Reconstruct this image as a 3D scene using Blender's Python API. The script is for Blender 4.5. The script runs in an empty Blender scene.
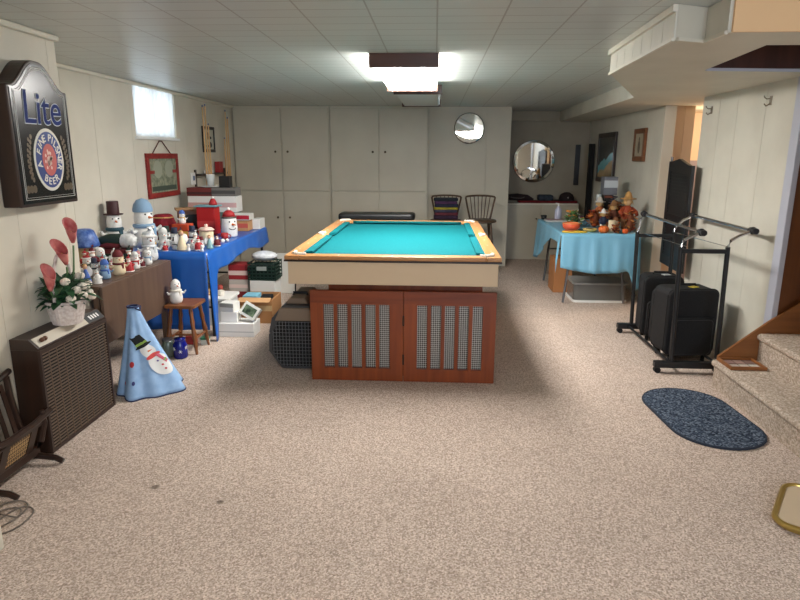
import bpy, bmesh, math, random
from mathutils import Vector, Matrix
random.seed(7)
PI = math.pi
SC = bpy.context.scene
COL = SC.collection

# ------------------------------------------------------------------ materials
def lin(c):
    return tuple(((v/255)/12.92 if v/255 <= .04045 else ((v/255+.055)/1.055)**2.4) for v in c)
MATS = {}
def mat(c, rough=.6, metal=0., spec=.5, trans=0., alpha=1., emit=0., name=None):
    key = (tuple(c), rough, metal, spec, trans, alpha, emit)
    if key in MATS: return MATS[key]
    m = bpy.data.materials.new(name or 'paint'); m.use_nodes = True
    b = m.node_tree.nodes['Principled BSDF']
    b.inputs['Base Color'].default_value = (*lin(c), 1)
    b.inputs['Roughness'].default_value = rough
    b.inputs['Metallic'].default_value = metal
    b.inputs['Specular IOR Level'].default_value = spec
    b.inputs['Transmission Weight'].default_value = trans
    b.inputs['Alpha'].default_value = alpha
    if emit:
        b.inputs['Emission Color'].default_value = (*lin(c), 1)
        b.inputs['Emission Strength'].default_value = emit
    MATS[key] = m
    return m
def nmat(name, c1, c2, scale, rough=.7, bump=0., stretch=(1, 1, 1), detail=4., spec=.4, lo=.35, hi=.65, metal=0.):
    """two colours mixed by noise, with optional bump"""
    m = bpy.data.materials.new(name); m.use_nodes = True
    nt = m.node_tree; N = nt.nodes; L = nt.links; b = N['Principled BSDF']
    tc = N.new('ShaderNodeTexCoord'); mp = N.new('ShaderNodeMapping'); mp.inputs['Scale'].default_value = stretch
    nz = N.new('ShaderNodeTexNoise'); nz.inputs['Scale'].default_value = scale; nz.inputs['Detail'].default_value = detail
    cr = N.new('ShaderNodeValToRGB')
    cr.color_ramp.elements[0].position = lo; cr.color_ramp.elements[0].color = (*lin(c1), 1)
    cr.color_ramp.elements[1].position = hi; cr.color_ramp.elements[1].color = (*lin(c2), 1)
    L.new(tc.outputs['Object'], mp.inputs[0]); L.new(mp.outputs[0], nz.inputs['Vector'])
    L.new(nz.outputs['Fac'], cr.inputs[0]); L.new(cr.outputs[0], b.inputs['Base Color'])
    b.inputs['Roughness'].default_value = rough; b.inputs['Specular IOR Level'].default_value = spec
    b.inputs['Metallic'].default_value = metal
    if bump:
        bp = N.new('ShaderNodeBump'); bp.inputs['Strength'].default_value = bump; bp.inputs['Distance'].default_value = .004
        L.new(nz.outputs['Fac'], bp.inputs['Height']); L.new(bp.outputs[0], b.inputs['Normal'])
    return m
WALL = nmat('cream_wall_paint', (216, 209, 193), (208, 201, 185), 3., .5, spec=.35)
WHITEW = nmat('white_wall_paint', (216, 212, 198), (206, 202, 188), 3., .5, spec=.35)
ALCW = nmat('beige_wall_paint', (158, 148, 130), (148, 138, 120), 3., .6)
TRIM = mat((216, 209, 192), .4)
TAN = mat((232, 190, 142), .6)  # warm light on the soffit end, put into the colour
CABP = nmat('cabinet_paint', (196, 189, 171), (188, 181, 163), 2., .45, spec=.4)
def wood(name, c1, c2, axis='z', rough=.4, scale=9.):
    st = {'x': (.06, 1, 1), 'y': (1, .06, 1), 'z': (1, 1, .06)}[axis]
    return nmat(name, c1, c2, scale*2.5, rough, .05, st, 6., .5, .3, .7)
W_RED = wood('reddish_wood', (116, 48, 14), (146, 68, 22), 'z', .4)
W_REDX = wood('reddish_wood_x', (110, 44, 13), (138, 62, 20), 'x', .4)
W_OAK = wood('oak_rail', (178, 120, 68), (205, 150, 95), 'y', .35)
W_OAKX = wood('oak_rail_x', (178, 120, 68), (205, 150, 95), 'x', .35)
W_DARK = wood('dark_wood', (36, 22, 16), (54, 33, 23), 'z', .35)
W_DARKY = wood('dark_wood_y', (36, 22, 16), (54, 33, 23), 'y', .35)
W_BROWN = wood('brown_laminate', (84, 64, 52), (104, 80, 64), 'z', .45)
W_BROWNY = wood('brown_laminate_y', (84, 64, 52), (104, 80, 64), 'y', .4)
W_STAIR = wood('stained_skirting', (120, 72, 34), (150, 94, 48), 'x', .4)
W_WELL = wood('stairwell_panelling', (92, 50, 20), (116, 66, 28), 'z', .4)
W_STOOL = wood('stool_wood', (104, 60, 30), (138, 84, 44), 'z', .35)
W_CHAIR = wood('stool_brown', (70, 52, 38), (94, 72, 54), 'z', .4)
BLACK = mat((18, 18, 20), .45); BLACKR = mat((14, 14, 15), .8); CHROME = mat((215, 215, 218), .15, 1.)
STEEL = mat((120, 120, 122), .35, .8)
WHITE = mat((235, 233, 228), .5); OFFW = mat((226, 220, 205), .6); FELT = nmat('green_cloth', (14, 100, 107), (20, 110, 116), 120., .9, .1, spec=.1)

def carpet(name, c1, c2, c3, sc=150., stains=()):
    m = bpy.data.materials.new(name); m.use_nodes = True
    nt = m.node_tree; N = nt.nodes; L = nt.links; b = N['Principled BSDF']
    tc = N.new('ShaderNodeTexCoord')
    v = N.new('ShaderNodeTexVoronoi'); v.inputs['Scale'].default_value = sc; v.inputs['Randomness'].default_value = .8
    nz = N.new('ShaderNodeTexNoise'); nz.inputs['Scale'].default_value = sc*.8; nz.inputs['Detail'].default_value = 3
    big = N.new('ShaderNodeTexNoise'); big.inputs['Scale'].default_value = 2.2; big.inputs['Detail'].default_value = 3
    cr = N.new('ShaderNodeValToRGB'); e = cr.color_ramp.elements
    e[0].position = .3; e[0].color = (*lin(c1), 1); e[1].position = .72; e[1].color = (*lin(c3), 1)
    k = e.new(.5); k.color = (*lin(c2), 1)
    L.new(tc.outputs['Object'], v.inputs['Vector']); L.new(tc.outputs['Object'], nz.inputs['Vector']); L.new(tc.outputs['Object'], big.inputs['Vector'])
    mx = N.new('ShaderNodeMix'); mx.inputs[0].default_value = .5
    L.new(nz.outputs['Fac'], mx.inputs[2]); L.new(v.outputs['Color'], mx.inputs[3])
    L.new(mx.outputs[0], cr.inputs[0])
    mul = N.new('ShaderNodeMixRGB'); mul.blend_type = 'MULTIPLY'; mul.inputs[0].default_value = .22
    L.new(cr.outputs[0], mul.inputs[1]); L.new(big.outputs['Fac'], mul.inputs[2])
    last = mul.outputs[0]
    for (sx, sy, r) in stains:
        d = N.new('ShaderNodeVectorMath'); d.operation = 'DISTANCE'; d.inputs[1].default_value = (sx, sy, 0)
        L.new(tc.outputs['Object'], d.inputs[0])
        rr = N.new('ShaderNodeMapRange'); rr.inputs[1].default_value = r*.5; rr.inputs[2].default_value = r; rr.inputs[3].default_value = .7; rr.inputs[4].default_value = 0
        L.new(d.outputs['Value'], rr.inputs[0])
        sm = N.new('ShaderNodeMixRGB'); sm.inputs[2].default_value = (*lin((70, 56, 46)), 1)
        L.new(rr.outputs[0], sm.inputs[0]); L.new(last, sm.inputs[1]); last = sm.outputs[0]
    L.new(last, b.inputs['Base Color'])
    b.inputs['Roughness'].default_value = .95; b.inputs['Specular IOR Level'].default_value = .1
    bp = N.new('ShaderNodeBump'); bp.inputs['Strength'].default_value = .5; bp.inputs['Distance'].default_value = .005
    L.new(v.outputs['Distance'], bp.inputs['Height']); bp.invert = True
    L.new(bp.outputs[0], b.inputs['Normal'])
    return m
CARPET = carpet('berber_carpet', (162, 142, 128), (202, 182, 167), (240, 221, 207), 160., ((-1.268, 2.504, .024), (-.926, 2.399, .020)))
MATBLUE = carpet('blue_mat_pile', (26, 34, 48), (66, 78, 96), (128, 138, 152), 110.)

def ceiling_mat():
    m = bpy.data.materials.new('painted_ceiling_tile'); m.use_nodes = True
    nt = m.node_tree; N = nt.nodes; L = nt.links; b = N['Principled BSDF']
    tc = N.new('ShaderNodeTexCoord'); br = N.new('ShaderNodeTexBrick')
    br.offset = 0.; br.inputs['Scale'].default_value = 1.; br.inputs['Brick Width'].default_value = .305; br.inputs['Row Height'].default_value = .1525
    br.inputs['Mortar Size'].default_value = .004; br.inputs['Mortar Smooth'].default_value = .1
    br.inputs['Color1'].default_value = (*lin((199, 204, 200)), 1); br.inputs['Color2'].default_value = (*lin((195, 200, 196)), 1)
    br.inputs['Mortar'].default_value = (*lin((158, 156, 150)), 1)
    L.new(tc.outputs['Object'], br.inputs['Vector']); L.new(br.outputs['Color'], b.inputs['Base Color'])
    nz = N.new('ShaderNodeTexNoise'); nz.inputs['Scale'].default_value = 5.; L.new(tc.outputs['Object'], nz.inputs['Vector'])
    bp = N.new('ShaderNodeBump'); bp.inputs['Strength'].default_value = .35; bp.inputs['Distance'].default_value = .003; bp.invert = True
    L.new(br.outputs['Fac'], bp.inputs['Height'])
    b2 = N.new('ShaderNodeBump'); b2.inputs['Strength'].default_value = .25; b2.inputs['Distance'].default_value = .004
    L.new(nz.outputs['Fac'], b2.inputs['Height']); L.new(bp.outputs[0], b2.inputs['Normal'])
    L.new(b2.outputs[0], b.inputs['Normal'])
    b.inputs['Roughness'].default_value = .34; b.inputs['Specular IOR Level'].default_value = .5
    return m
CEIL = ceiling_mat()
def check_mat(name, c1, c2, s, axes='xz', rough=.4, metal=.6):
    """woven metal / cane: diagonal checker"""
    m = bpy.data.materials.new(name); m.use_nodes = True
    nt = m.node_tree; N = nt.nodes; L = nt.links; b = N['Principled BSDF']
    tc = N.new('ShaderNodeTexCoord'); mp = N.new('ShaderNodeMapping')
    if axes == 'xz': mp.inputs['Rotation'].default_value = (0, PI/4, 0)
    else: mp.inputs['Rotation'].default_value = (PI/4, 0, 0)
    mp.inputs['Location'].default_value = (.0013, .0013, .0013)
    ck = N.new('ShaderNodeTexChecker'); ck.inputs['Scale'].default_value = s
    ck.inputs['Color1'].default_value = (*lin(c1), 1); ck.inputs['Color2'].default_value = (*lin(c2), 1)
    L.new(tc.outputs['Object'], mp.inputs[0]); L.new(mp.outputs[0], ck.inputs['Vector']); L.new(ck.outputs['Color'], b.inputs['Base Color'])
    b.inputs['Roughness'].default_value = rough; b.inputs['Metallic'].default_value = metal
    return m
GRILLE = check_mat('woven_metal_grille', (176, 174, 168), (74, 66, 58), 100., 'xz', .45, .2)
CANE = check_mat('cane_weave', (190, 155, 105), (70, 50, 32), 90., 'yz', .6, 0.)

# ------------------------------------------------------------------ mesh builder
class MB:
    def __init__(s): s.b = bmesh.new()
    def _mx(s, vs, M):
        for v in vs: v.co = M @ v.co
    def box(s, c, d, rz=0., M=None, rx=0., ry=0.):
        r = bmesh.ops.create_cube(s.b, size=1.)['verts']
        T = Matrix.Translation(c) @ Matrix.Rotation(rz, 4, 'Z') @ Matrix.Rotation(ry, 4, 'Y') @ Matrix.Rotation(rx, 4, 'X') @ Matrix.Diagonal((*d, 1))
        s._mx(r, (M @ T) if M else T); return s
    def bb(s, x0, x1, y0, y1, z0, z1):
        return s.box(((x0+x1)/2, (y0+y1)/2, (z0+z1)/2), (abs(x1-x0), abs(y1-y0), abs(z1-z0)))
    def cyl(s, p0, p1, r0, r1=None, n=16):
        p0 = Vector(p0); p1 = Vector(p1); d = p1-p0; L_ = d.length
        if L_ < 1e-6: return s
        r1 = r0 if r1 is None else r1
        r = bmesh.ops.create_cone(s.b, cap_ends=True, segments=n, radius1=r0, radius2=max(r1, 1e-5), depth=L_)['verts']
        s._mx(r, Matrix.Translation((p0+p1)/2) @ d.to_track_quat('Z', 'Y').to_matrix().to_4x4()); return s
    def sph(s, c, r, n=16):
        if not hasattr(r, '__len__'): r = (r, r, r)
        v = bmesh.ops.create_uvsphere(s.b, u_segments=n, v_segments=max(6, n*2//3), radius=1.)['verts']
        s._mx(v, Matrix.Translation(c) @ Matrix.Diagonal((*r, 1))); return s
    def lathe(s, prof, c=(0, 0, 0), n=20, M=None, rib=0, ribd=0.):
        rings = []
        for (r, z) in prof:
            ring = []
            for i in range(n):
                a = 2*PI*i/n; rr = max(r, 1e-4)*(1+(ribd*math.cos(rib*a) if rib else 0))
                p = Vector((c[0]+rr*math.cos(a), c[1]+rr*math.sin(a), c[2]+z))
                ring.append(s.b.verts.new(M @ p if M else p))
            rings.append(ring)
        for a, b in zip(rings, rings[1:]):
            for i in range(n): s.b.faces.new((a[i], a[(i+1) % n], b[(i+1) % n], b[i]))
        s.b.faces.new(list(reversed(rings[0]))); s.b.faces.new(rings[-1]); return s
    def tube(s, pts, r, n=8, closed=False):
        pts = [Vector(p) for p in pts]; rings = []; m = len(pts)
        for i, p in enumerate(pts):
            a = pts[(i-1) % m] if (closed or i > 0) else p; c = pts[(i+1) % m] if (closed or i < m-1) else p
            d = (c-a).normalized()
            up = Vector((0, 0, 1)) if abs(d.z) < .9 else Vector((1, 0, 0))
            u = d.cross(up).normalized(); w = u.cross(d).normalized()
            rr = r[i] if hasattr(r, '__len__') else r
            rings.append([s.b.verts.new(p+(u*math.cos(2*PI*k/n)+w*math.sin(2*PI*k/n))*rr) for k in range(n)])
        prs = list(zip(rings, rings[1:]))+([(rings[-1], rings[0])] if closed else [])
        for a, b in prs:
            for k in range(n): s.b.faces.new((a[k], a[(k+1) % n], b[(k+1) % n], b[k]))
        if not closed:
            s.b.faces.new(rings[0]); s.b.faces.new(list(reversed(rings[-1])))
        return s
    def torus(s, c, R, r, n=24, M=None, sx=1., sy=1.):
        pts = [Vector((R*sx*math.cos(2*PI*i/n), R*sy*math.sin(2*PI*i/n), 0)) for i in range(n)]
        pts = [(M @ p if M else p)+Vector(c) for p in pts]
        return s.tube(pts, r, 8, True)
    def prism(s, poly, fn, t0, t1):
        """poly of (u,v); fn(u,v,t)->xyz"""
        a = [s.b.verts.new(fn(u, v, t0)) for u, v in poly]; b = [s.b.verts.new(fn(u, v, t1)) for u, v in poly]; n = len(poly)
        s.b.faces.new(list(reversed(a))); s.b.faces.new(b)
        for i in range(n): s.b.faces.new((a[i], a[(i+1) % n], b[(i+1) % n], b[i]))
        return s
    def ngon(s, pts): s.b.faces.new([s.b.verts.new(p) for p in pts]); return s
    def grid(s, rows):
        vs = [[s.b.verts.new(p) for p in r] for r in rows]
        for a, b in zip(vs, vs[1:]):
            for i in range(len(a)-1): s.b.faces.new((a[i], a[i+1], b[i+1], b[i]))
        return s
    def mesh(s, me):
        s.b.from_mesh(me); return s
    def build(s, name, m, parent=None, smooth=False, bevel=0., solid=0., weld=False, sub=0, loc=None, rz=0.):
        if weld: bmesh.ops.remove_doubles(s.b, verts=s.b.verts, dist=.0008)
        bmesh.ops.recalc_face_normals(s.b, faces=s.b.faces)
        me = bpy.data.meshes.new(name); s.b.to_mesh(me); s.b.free()
        me.materials.append(m)
        o = bpy.data.objects.new(name, me); COL.objects.link(o)
        if parent: o.parent = parent
        if loc: o.location = loc
        if rz: o.rotation_euler = (0, 0, rz)
        if smooth:
            for p in me.polygons: p.use_smooth = True
            if smooth != 'full':
                try: me.set_sharp_from_angle(angle=math.radians(38))
                except Exception: pass
        if solid:
            k = o.modifiers.new('solid', 'SOLIDIFY'); k.thickness = solid; k.offset = 0
        if bevel:
            k = o.modifiers.new('bevel', 'BEVEL'); k.width = bevel; k.segments = 2; k.limit_method = 'ANGLE'; k.angle_limit = .7
        if sub:
            k = o.modifiers.new('sub', 'SUBSURF'); k.levels = sub; k.render_levels = sub
        return o
def thing(name, label, cat, loc=(0, 0, 0), rz=0., group=None):
    o = bpy.data.objects.new(name, None); COL.objects.link(o); o.empty_display_size = .05
    o.location = loc; o.rotation_euler = (0, 0, rz); o['label'] = label; o['category'] = cat
    if group: o['group'] = group
    return o
def tag(o, label, cat, group=None):
    o['label'] = label; o['category'] = cat
    if group: o['group'] = group
    return o
def struct(o): o['kind'] = 'structure'; return o
def dup(root, loc, rz, label, group=None):
    r = root.copy(); COL.objects.link(r); r.location = loc; r.rotation_euler = (0, 0, rz); r['label'] = label
    if group: r['group'] = group
    for ch in list(root.children):
        c = ch.copy(); COL.objects.link(c); c.parent = r
        for g in ch.children:
            d = g.copy(); COL.objects.link(d); d.parent = c
    return r
def text_mesh(txt, size, depth=.0006, shear=0., off=0., sx=1.):
    cu = bpy.data.curves.new('lettering', 'FONT'); cu.body = txt; cu.size = size; cu.extrude = depth; cu.shear = shear; cu.offset = off
    cu.align_x = 'CENTER'; cu.align_y = 'CENTER'
    ob = bpy.data.objects.new('lettering', cu); COL.objects.link(ob)
    dg = bpy.context.evaluated_depsgraph_get()
    me = bpy.data.meshes.new_from_object(ob.evaluated_get(dg))
    bpy.data.objects.remove(ob); bpy.data.curves.remove(cu)
    return me
def add_text(mb, txt, size, M, **k):
    me = text_mesh(txt, size, **k); me.transform(M); mb.mesh(me); bpy.data.meshes.remove(me); return mb
def YZ(x, y, z, rot=0., sx=1.):      # a drawing plane facing +X: right = +Y, up = +Z
    return Matrix.Translation((x, y, z)) @ Matrix(((0, 0, 1, 0), (1, 0, 0, 0), (0, 1, 0, 0), (0, 0, 0, 1))) @ Matrix.Rotation(rot, 4, 'Z') @ Matrix.Diagonal((sx, 1, 1, 1))
def rrect(w, h, r, n=6):
    out = []
    for cx, cy, a0 in ((w/2-r, h/2-r, 0), (-w/2+r, h/2-r, PI/2), (-w/2+r, -h/2+r, PI), (w/2-r, -h/2+r, 1.5*PI)):
        for i in range(n+1):
            a = a0+PI/2*i/n; out.append((cx+r*math.cos(a), cy+r*math.sin(a)))
    return out
def ell(cx, cy, rx, ry, n=32): return [(cx+rx*math.cos(2*PI*i/n), cy+ry*math.sin(2*PI*i/n)) for i in range(n)]

# ------------------------------------------------------------------ room
CZ = 2.12; SZ = 1.98
XL, XN, XR = -2.68, -2.08, 2.25
YB = 8.3
def plank_wall(name, axis, fixed, a0, a1, z0, z1, m, side, th=.06, seed=1, widths=(.1, .2, .3), holes=()):
    """grooved panelling: planks with a 5 mm groove between them on a backing sheet; axis is the direction the wall runs"""
    rnd = random.Random(seed); mb = MB(); t = .012
    def put(u0, u1, w0, w1, d0, d1):
        f0, f1 = fixed+side*d0, fixed+side*d1
        if axis == 'y': mb.bb(min(f0, f1), max(f0, f1), u0, u1, w0, w1)
        else: mb.bb(u0, u1, min(f0, f1), max(f0, f1), w0, w1)
    def pieces(u0, u1, d0, d1):
        hs = [h for h in holes if h[0] < u1-1e-6 and h[1] > u0+1e-6]
        if not hs: put(u0, u1, z0, z1, d0, d1); return
        h = hs[0]
        if u0 < h[0]: put(u0, h[0], z0, z1, d0, d1)
        if u1 > h[1]: put(h[1], u1, z0, z1, d0, d1)
        v0, v1 = max(u0, h[0]), min(u1, h[1])
        if h[2] > z0: put(v0, v1, z0, h[2], d0, d1)
        if h[3] < z1: put(v0, v1, h[3], z1, d0, d1)
    u = a0
    while u < a1-1e-6:
        w = rnd.choice(widths); e = min(a1, u+w)
        if a1-e < .06: e = a1
        pieces(u+.0015, e-.0015, 0, -t); u = e
    pieces(a0, a1, -t, -th)
    return struct(mb.build(name, m))
# floor, ceiling
struct(MB().bb(-3.0, 3.9, -2.6, 9.6, -.06, 0).build('floor', CARPET))
cm = MB()
cm.bb(-3.0, 1.3, -2.6, 9.6, CZ, CZ+.05); cm.bb(1.3, 3.9, -2.6, 2.75, CZ, CZ+.05); cm.bb(1.3, 3.9, 4.12, 9.6, CZ, CZ+.05)
struct(cm.build('ceiling', CEIL))
# left walls
WIN = (5.57, 6.46, 1.655, 2.115)
plank_wall('wall_left', 'y', XL, 3.47, YB+.3, 0, CZ, WALL, 1, .1, 3, (.41, .61, .3), (WIN,))
plank_wall('wall_left_front', 'y', XN, -2.5, 3.47, 0, CZ, WALL, 1, .08, 5, (.2, .41))
struct(MB().bb(XL-.02, XN-.005, 3.40, 3.468, 0, CZ).build('wall_left_return', WALL))
struct(MB().bb(XN+.002, -1.655, 1.80, 2.03, 0, CZ).build('trim_1', TRIM, bevel=.004))
def crown(name, pts, s=.035):
    mb = MB()
    for (x0, y0, x1, y1, nx, ny) in pts:
        if y0 == y1: mb.bb(x0, x1, y0+min(0, ny*s), y0+max(0, ny*s), CZ-s*.9, CZ-.0005)
        else: mb.bb(x0+min(0, nx*s), x0+max(0, nx*s), y0, y1, CZ-s*.9, CZ-.0005)
    return struct(mb.build(name, TRIM, bevel=.012))
crown('trim_2', [(XL+.001, 3.48, XL+.001, YB-.03, 1, 0)])
crown('trim_3', [(XN+.001, -2.4, XN+.001, 3.466, 1, 0)])
# window on the left wall
w = MB(); y0, y1, z0, z1 = WIN
for a in ((y0, y0+.03, z0, z1), (y1-.03, y1, z0, z1), (y0+.03, y1-.03, z0, z0+.03), (y0+.03, y1-.03, z1-.02, z1), ((y0+y1)/2-.015, (y0+y1)/2+.015, z0+.03, z1-.02)):
    w.bb(XL-.085, XL-.045, a[0]+.0005, a[1]-.0005, a[2], a[3])
wo = struct(w.build('window_1', WHITE))
gl = bpy.data.materials.new('window_glass'); gl.use_nodes = True
gb = gl.node_tree.nodes['Principled BSDF']; gb.inputs['Transmission Weight'].default_value = 1.; gb.inputs['Roughness'].default_value = .02; gb.inputs['IOR'].default_value = 1.1
MB().bb(XL-.068, XL-.064, y0+.032, y1-.032, z0+.032, z1-.022).build('pane', gl, wo)
struct(MB().bb(XL-.04, XL+.03, y0-.02, y1+.02, z0-.025, z0).build('trim_4', WHITE, bevel=.004))
# sheer curtain
cu = bpy.data.materials.new('sheer_curtain'); cu.use_nodes = True
nt = cu.node_tree; nt.nodes.remove(nt.nodes['Principled BSDF'])
tl = nt.nodes.new('ShaderNodeBsdfTranslucent'); tl.inputs[0].default_value = (.86, .9, .92, 1)
df = nt.nodes.new('ShaderNodeBsdfDiffuse'); df.inputs[0].default_value = (.8, .8, .8, 1)
tp = nt.nodes.new('ShaderNodeBsdfTransparent')
m1 = nt.nodes.new('ShaderNodeMixShader'); m1.inputs[0].default_value = .3; m2 = nt.nodes.new('ShaderNodeMixShader'); m2.inputs[0].default_value = .06
nt.links.new(tl.outputs[0], m1.inputs[1]); nt.links.new(df.outputs[0], m1.inputs[2]); nt.links.new(m1.outputs[0], m2.inputs[1]); nt.links.new(tp.outputs[0], m2.inputs[2])
nt.links.new(m2.outputs[0], nt.nodes['Material Output'].inputs[0])
def curt(zf):
    return [(XL-.012+.012*math.sin(i*1.9)*(1-.4*zf)+.008*math.sin(i*.7), y0+.005+(y1-y0-.01)*i/70, z1-.005-(z1-z0-.012)*zf) for i in range(71)]
c_ = thing('curtain', 'white sheer gathered curtain over the small high window', 'curtain', (0, 0, 0))
MB().grid([curt(k/8) for k in range(9)]).build('sheer_panel', cu, c_, smooth='full')
MB().cyl((XL-.012, y0+.002, z1-.012), (XL-.012, y1-.002, z1-.012), .006).build('curtain_rod', WHITE, c_, True)
# back: panel wall, alcove
plank_wall('wall_back', 'x', YB+.2, -2.72, 1.0, 0, CZ, CABP, -1, .08, 9, (.4, .3))
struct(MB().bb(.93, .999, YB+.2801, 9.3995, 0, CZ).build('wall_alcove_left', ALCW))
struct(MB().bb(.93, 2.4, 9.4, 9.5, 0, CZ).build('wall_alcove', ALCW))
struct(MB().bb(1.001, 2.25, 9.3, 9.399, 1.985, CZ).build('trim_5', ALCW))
# right walls
plank_wall('wall_right', 'y', XR, 6.46, 9.42, 0, SZ, WHITEW, -1, .1, 11, (.1, .2, .3))
plank_wall('wall_right_front', 'y', XR, 4.11, 5.55, 0, SZ, WHITEW, -1, .1, 13, (.3, .41))
struct(MB().bb(XR-.012, XR+.1, 6.40, 6.459, 0, SZ).build('trim_6', TRIM, bevel=.004))
plank_wall('wall_hallway', 'x', 6.46, XR+.101, 2.55, 0, SZ, mat((222, 196, 168), .6), -1, .06, 4, (.1, .15))
HALLW = mat((226, 198, 170), .6)
struct(MB().bb(2.2+.15, 3.85, 7.5, 7.58, 0, SZ).build('wall_hallway_end', HALLW))
struct(MB().bb(3.8, 3.86, 4.2, 7.5, 0, SZ).build('wall_hallway_side', HALLW))
struct(MB().bb(2.36, 3.8, 7.46, 7.499, 0, 1.45).build('trim_7', mat((150, 140, 150), .6)))
# soffit (lowered ceiling over the stair side)
SOF = nmat('soffit_paint', (212, 205, 188), (204, 197, 180), 3., .5)
sf = MB()
up = lambda u, v, t: (u, v, t)
sf.prism([(1.01, 2.85), (1.165, 2.92), (1.165, 2.7), (1.46, 2.7), (1.46, 3.0), (1.54, 3.84), (1.54, 4.10), (1.06, 4.02)], up, SZ, CZ-.001)
sf.prism([(1.06, 4.02), (1.54, 4.10), (3.86, 4.10), (3.86, 5.57), (1.68, 5.57)], up, SZ, CZ-.001)
sf.prism([(1.68, 5.57), (3.86, 5.57), (3.86, 9.4), (1.80, 9.4)], up, SZ, CZ-.001)
sf.prism([(1.46, 2.7), (3.86, 2.7), (3.86, 3.0), (1.46, 3.0)], up, SZ, CZ-.001)
sf.prism([(1.54, 3.84), (XR, 3.92), (XR, 4.10), (1.54, 4.10)], up, SZ, CZ-.001)
struct(sf.build('ceiling_soffit', SOF))
fa = MB()     # grooved fascia boards along the side of the soffit
def along(p, q, k): return (p[0]+(q[0]-p[0])*k, p[1]+(q[1]-p[1])*k)
def fascia(mb, p, q, n, th=.008, z0=SZ, z1=CZ-.002):
    d = Vector((q[0]-p[0], q[1]-p[1], 0)); L_ = d.length; ang = math.atan2(d.y, d.x); nrm = Vector((-d.y, d.x, 0)).normalized()
    for i in range(n):
        c = along(p, q, (i+.5)/n)
        mb.box((c[0]+nrm.x*th/2, c[1]+nrm.y*th/2, (z0+z1)/2), (L_/n-.005, th, z1-z0), ang)
fascia(fa, (1.01, 2.85), (1.06, 4.02), 7)
fascia(fa, (1.68, 5.57), (1.80, 9.4), 16)
fascia(fa, (1.165, 2.7), (1.165, 2.92), 1)
struct(fa.build('trim_8', WHITEW))
tb = MB()
fascia(tb, (1.005, 2.845), (1.052, 4.02), 1, .018, CZ-.03, CZ-.001); fascia(tb, (1.005, 2.845), (1.052, 4.0), 1, .014, SZ-.006, SZ+.008)
fascia(tb, (1.165, 2.92), (1.01, 2.85), 1, .014, SZ-.006, SZ+.008); fascia(tb, (1.16, 2.70), (1.16, 2.92), 1, .014, SZ-.006, SZ+.008)
struct(tb.build('trim_9', TRIM))
struct(MB().bb(1.17, 3.86, 2.686, 2.699, SZ, CZ-.001).build('trim_10', TAN))  # camera-facing soffit end, its warm light painted in as tan
# stairwell: brown panelled wall, jamb, header trim, stairs
plank_wall('wall_stairwell', 'x', 4.04, XR+.002, 3.86, 0, 3.6, W_WELL, -1, .06, 21, (.2, .3, .15))
MAR = wood('maroon_panelling', (54, 28, 24), (70, 38, 32), 'z', .5)
struct(MB().bb(1.54, 3.86, 4.042, 4.10, CZ+.06, 3.6).build('wall_stairwell_upper', MAR))
struct(MB().bb(1.40, 1.46, 2.75, 4.12, CZ, 3.6).build('wall_stairwell_left', MAR))
struct(MB().bb(1.40, 3.86, 2.69, 2.75, CZ, 3.6).build('wall_stairwell_near', HALLW))
struct(MB().bb(3.86, 3.92, 2.69, 4.12, 0, 3.6).build('wall_stairwell_end', HALLW))
struct(MB().bb(1.40, 3.92, 2.69, 4.12, 3.6, 3.65).build('ceiling_stairwell', OFFW))
JAMB = mat((186, 188, 200), .35)
struct(MB().bb(XR-.035, XR+.001, 4.02, 4.109, .40, SZ-.001).build('trim_11', JAMB, bevel=.004))
mb = MB(); fascia(mb, (XR-.055, 3.905), (1.54, 3.835), 1, .012, SZ-.004, SZ+.012); struct(mb.build('trim_12', JAMB)); mb = MB(); fascia(mb, (XR+.3, 3.915), (1.535, 3.835), 1, .006, SZ+.0125, CZ+.06); struct(mb.build('wall_stairwell_header', MAR))
def step(x0, x1, zt, y0=2.9, y1=3.998):
    prof = [(x1, 0), (x0+.025, 0), (x0+.02, zt-.05)]
    for i in range(7):
        a = -PI/2-PI/2*i/6*1.0 if False else (-PI/2 - PI*i/6)
        prof.append((x0+.024+.024*math.cos(a), zt-.024+.024*math.sin(a)))
    prof.append((x1, zt))
    return MB().prism(prof, lambda u, v, t: (u, t, v), y0, y1)
STC = carpet('stair_carpet', (160, 144, 128), (190, 172, 155), (218, 202, 186), 110.)
st = MB()
for i in range(6): 
    s_ = step(1.86+.27*i, 3.85, .185*(i+1))
    me = bpy.data.meshes.new('tmp'); s_.b.to_mesh(me); s_.b.free(); st.mesh(me); bpy.data.meshes.remove(me)
struct(st.build('floor_stairs', STC, smooth=True))
sk = MB().prism([(1.90, 0), (3.3, 0), (3.3, 1.22), (2.20, .452), (1.90, .205)], lambda u, v, t: (u, t, v), 3.999, 4.019)
struct(sk.build('baseboard_stair_far', W_STAIR))
sk = MB().prism([(1.89, 0), (3.3, 0), (3.3, 1.1), (2.2, .38), (1.89, .19)], lambda u, v, t: (u, t, v), 2.872, 2.899)
struct(sk.build('baseboard_stair_near', W_DARK))
struct(MB().bb(2.05, 3.9, 2.78, 2.871, 0, SZ).build('wall_stair_near', WALL))
struct(MB().bb(2.9, 2.96, -2.5, 2.78, 0, CZ).build('wall_right_near', WALL))
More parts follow.
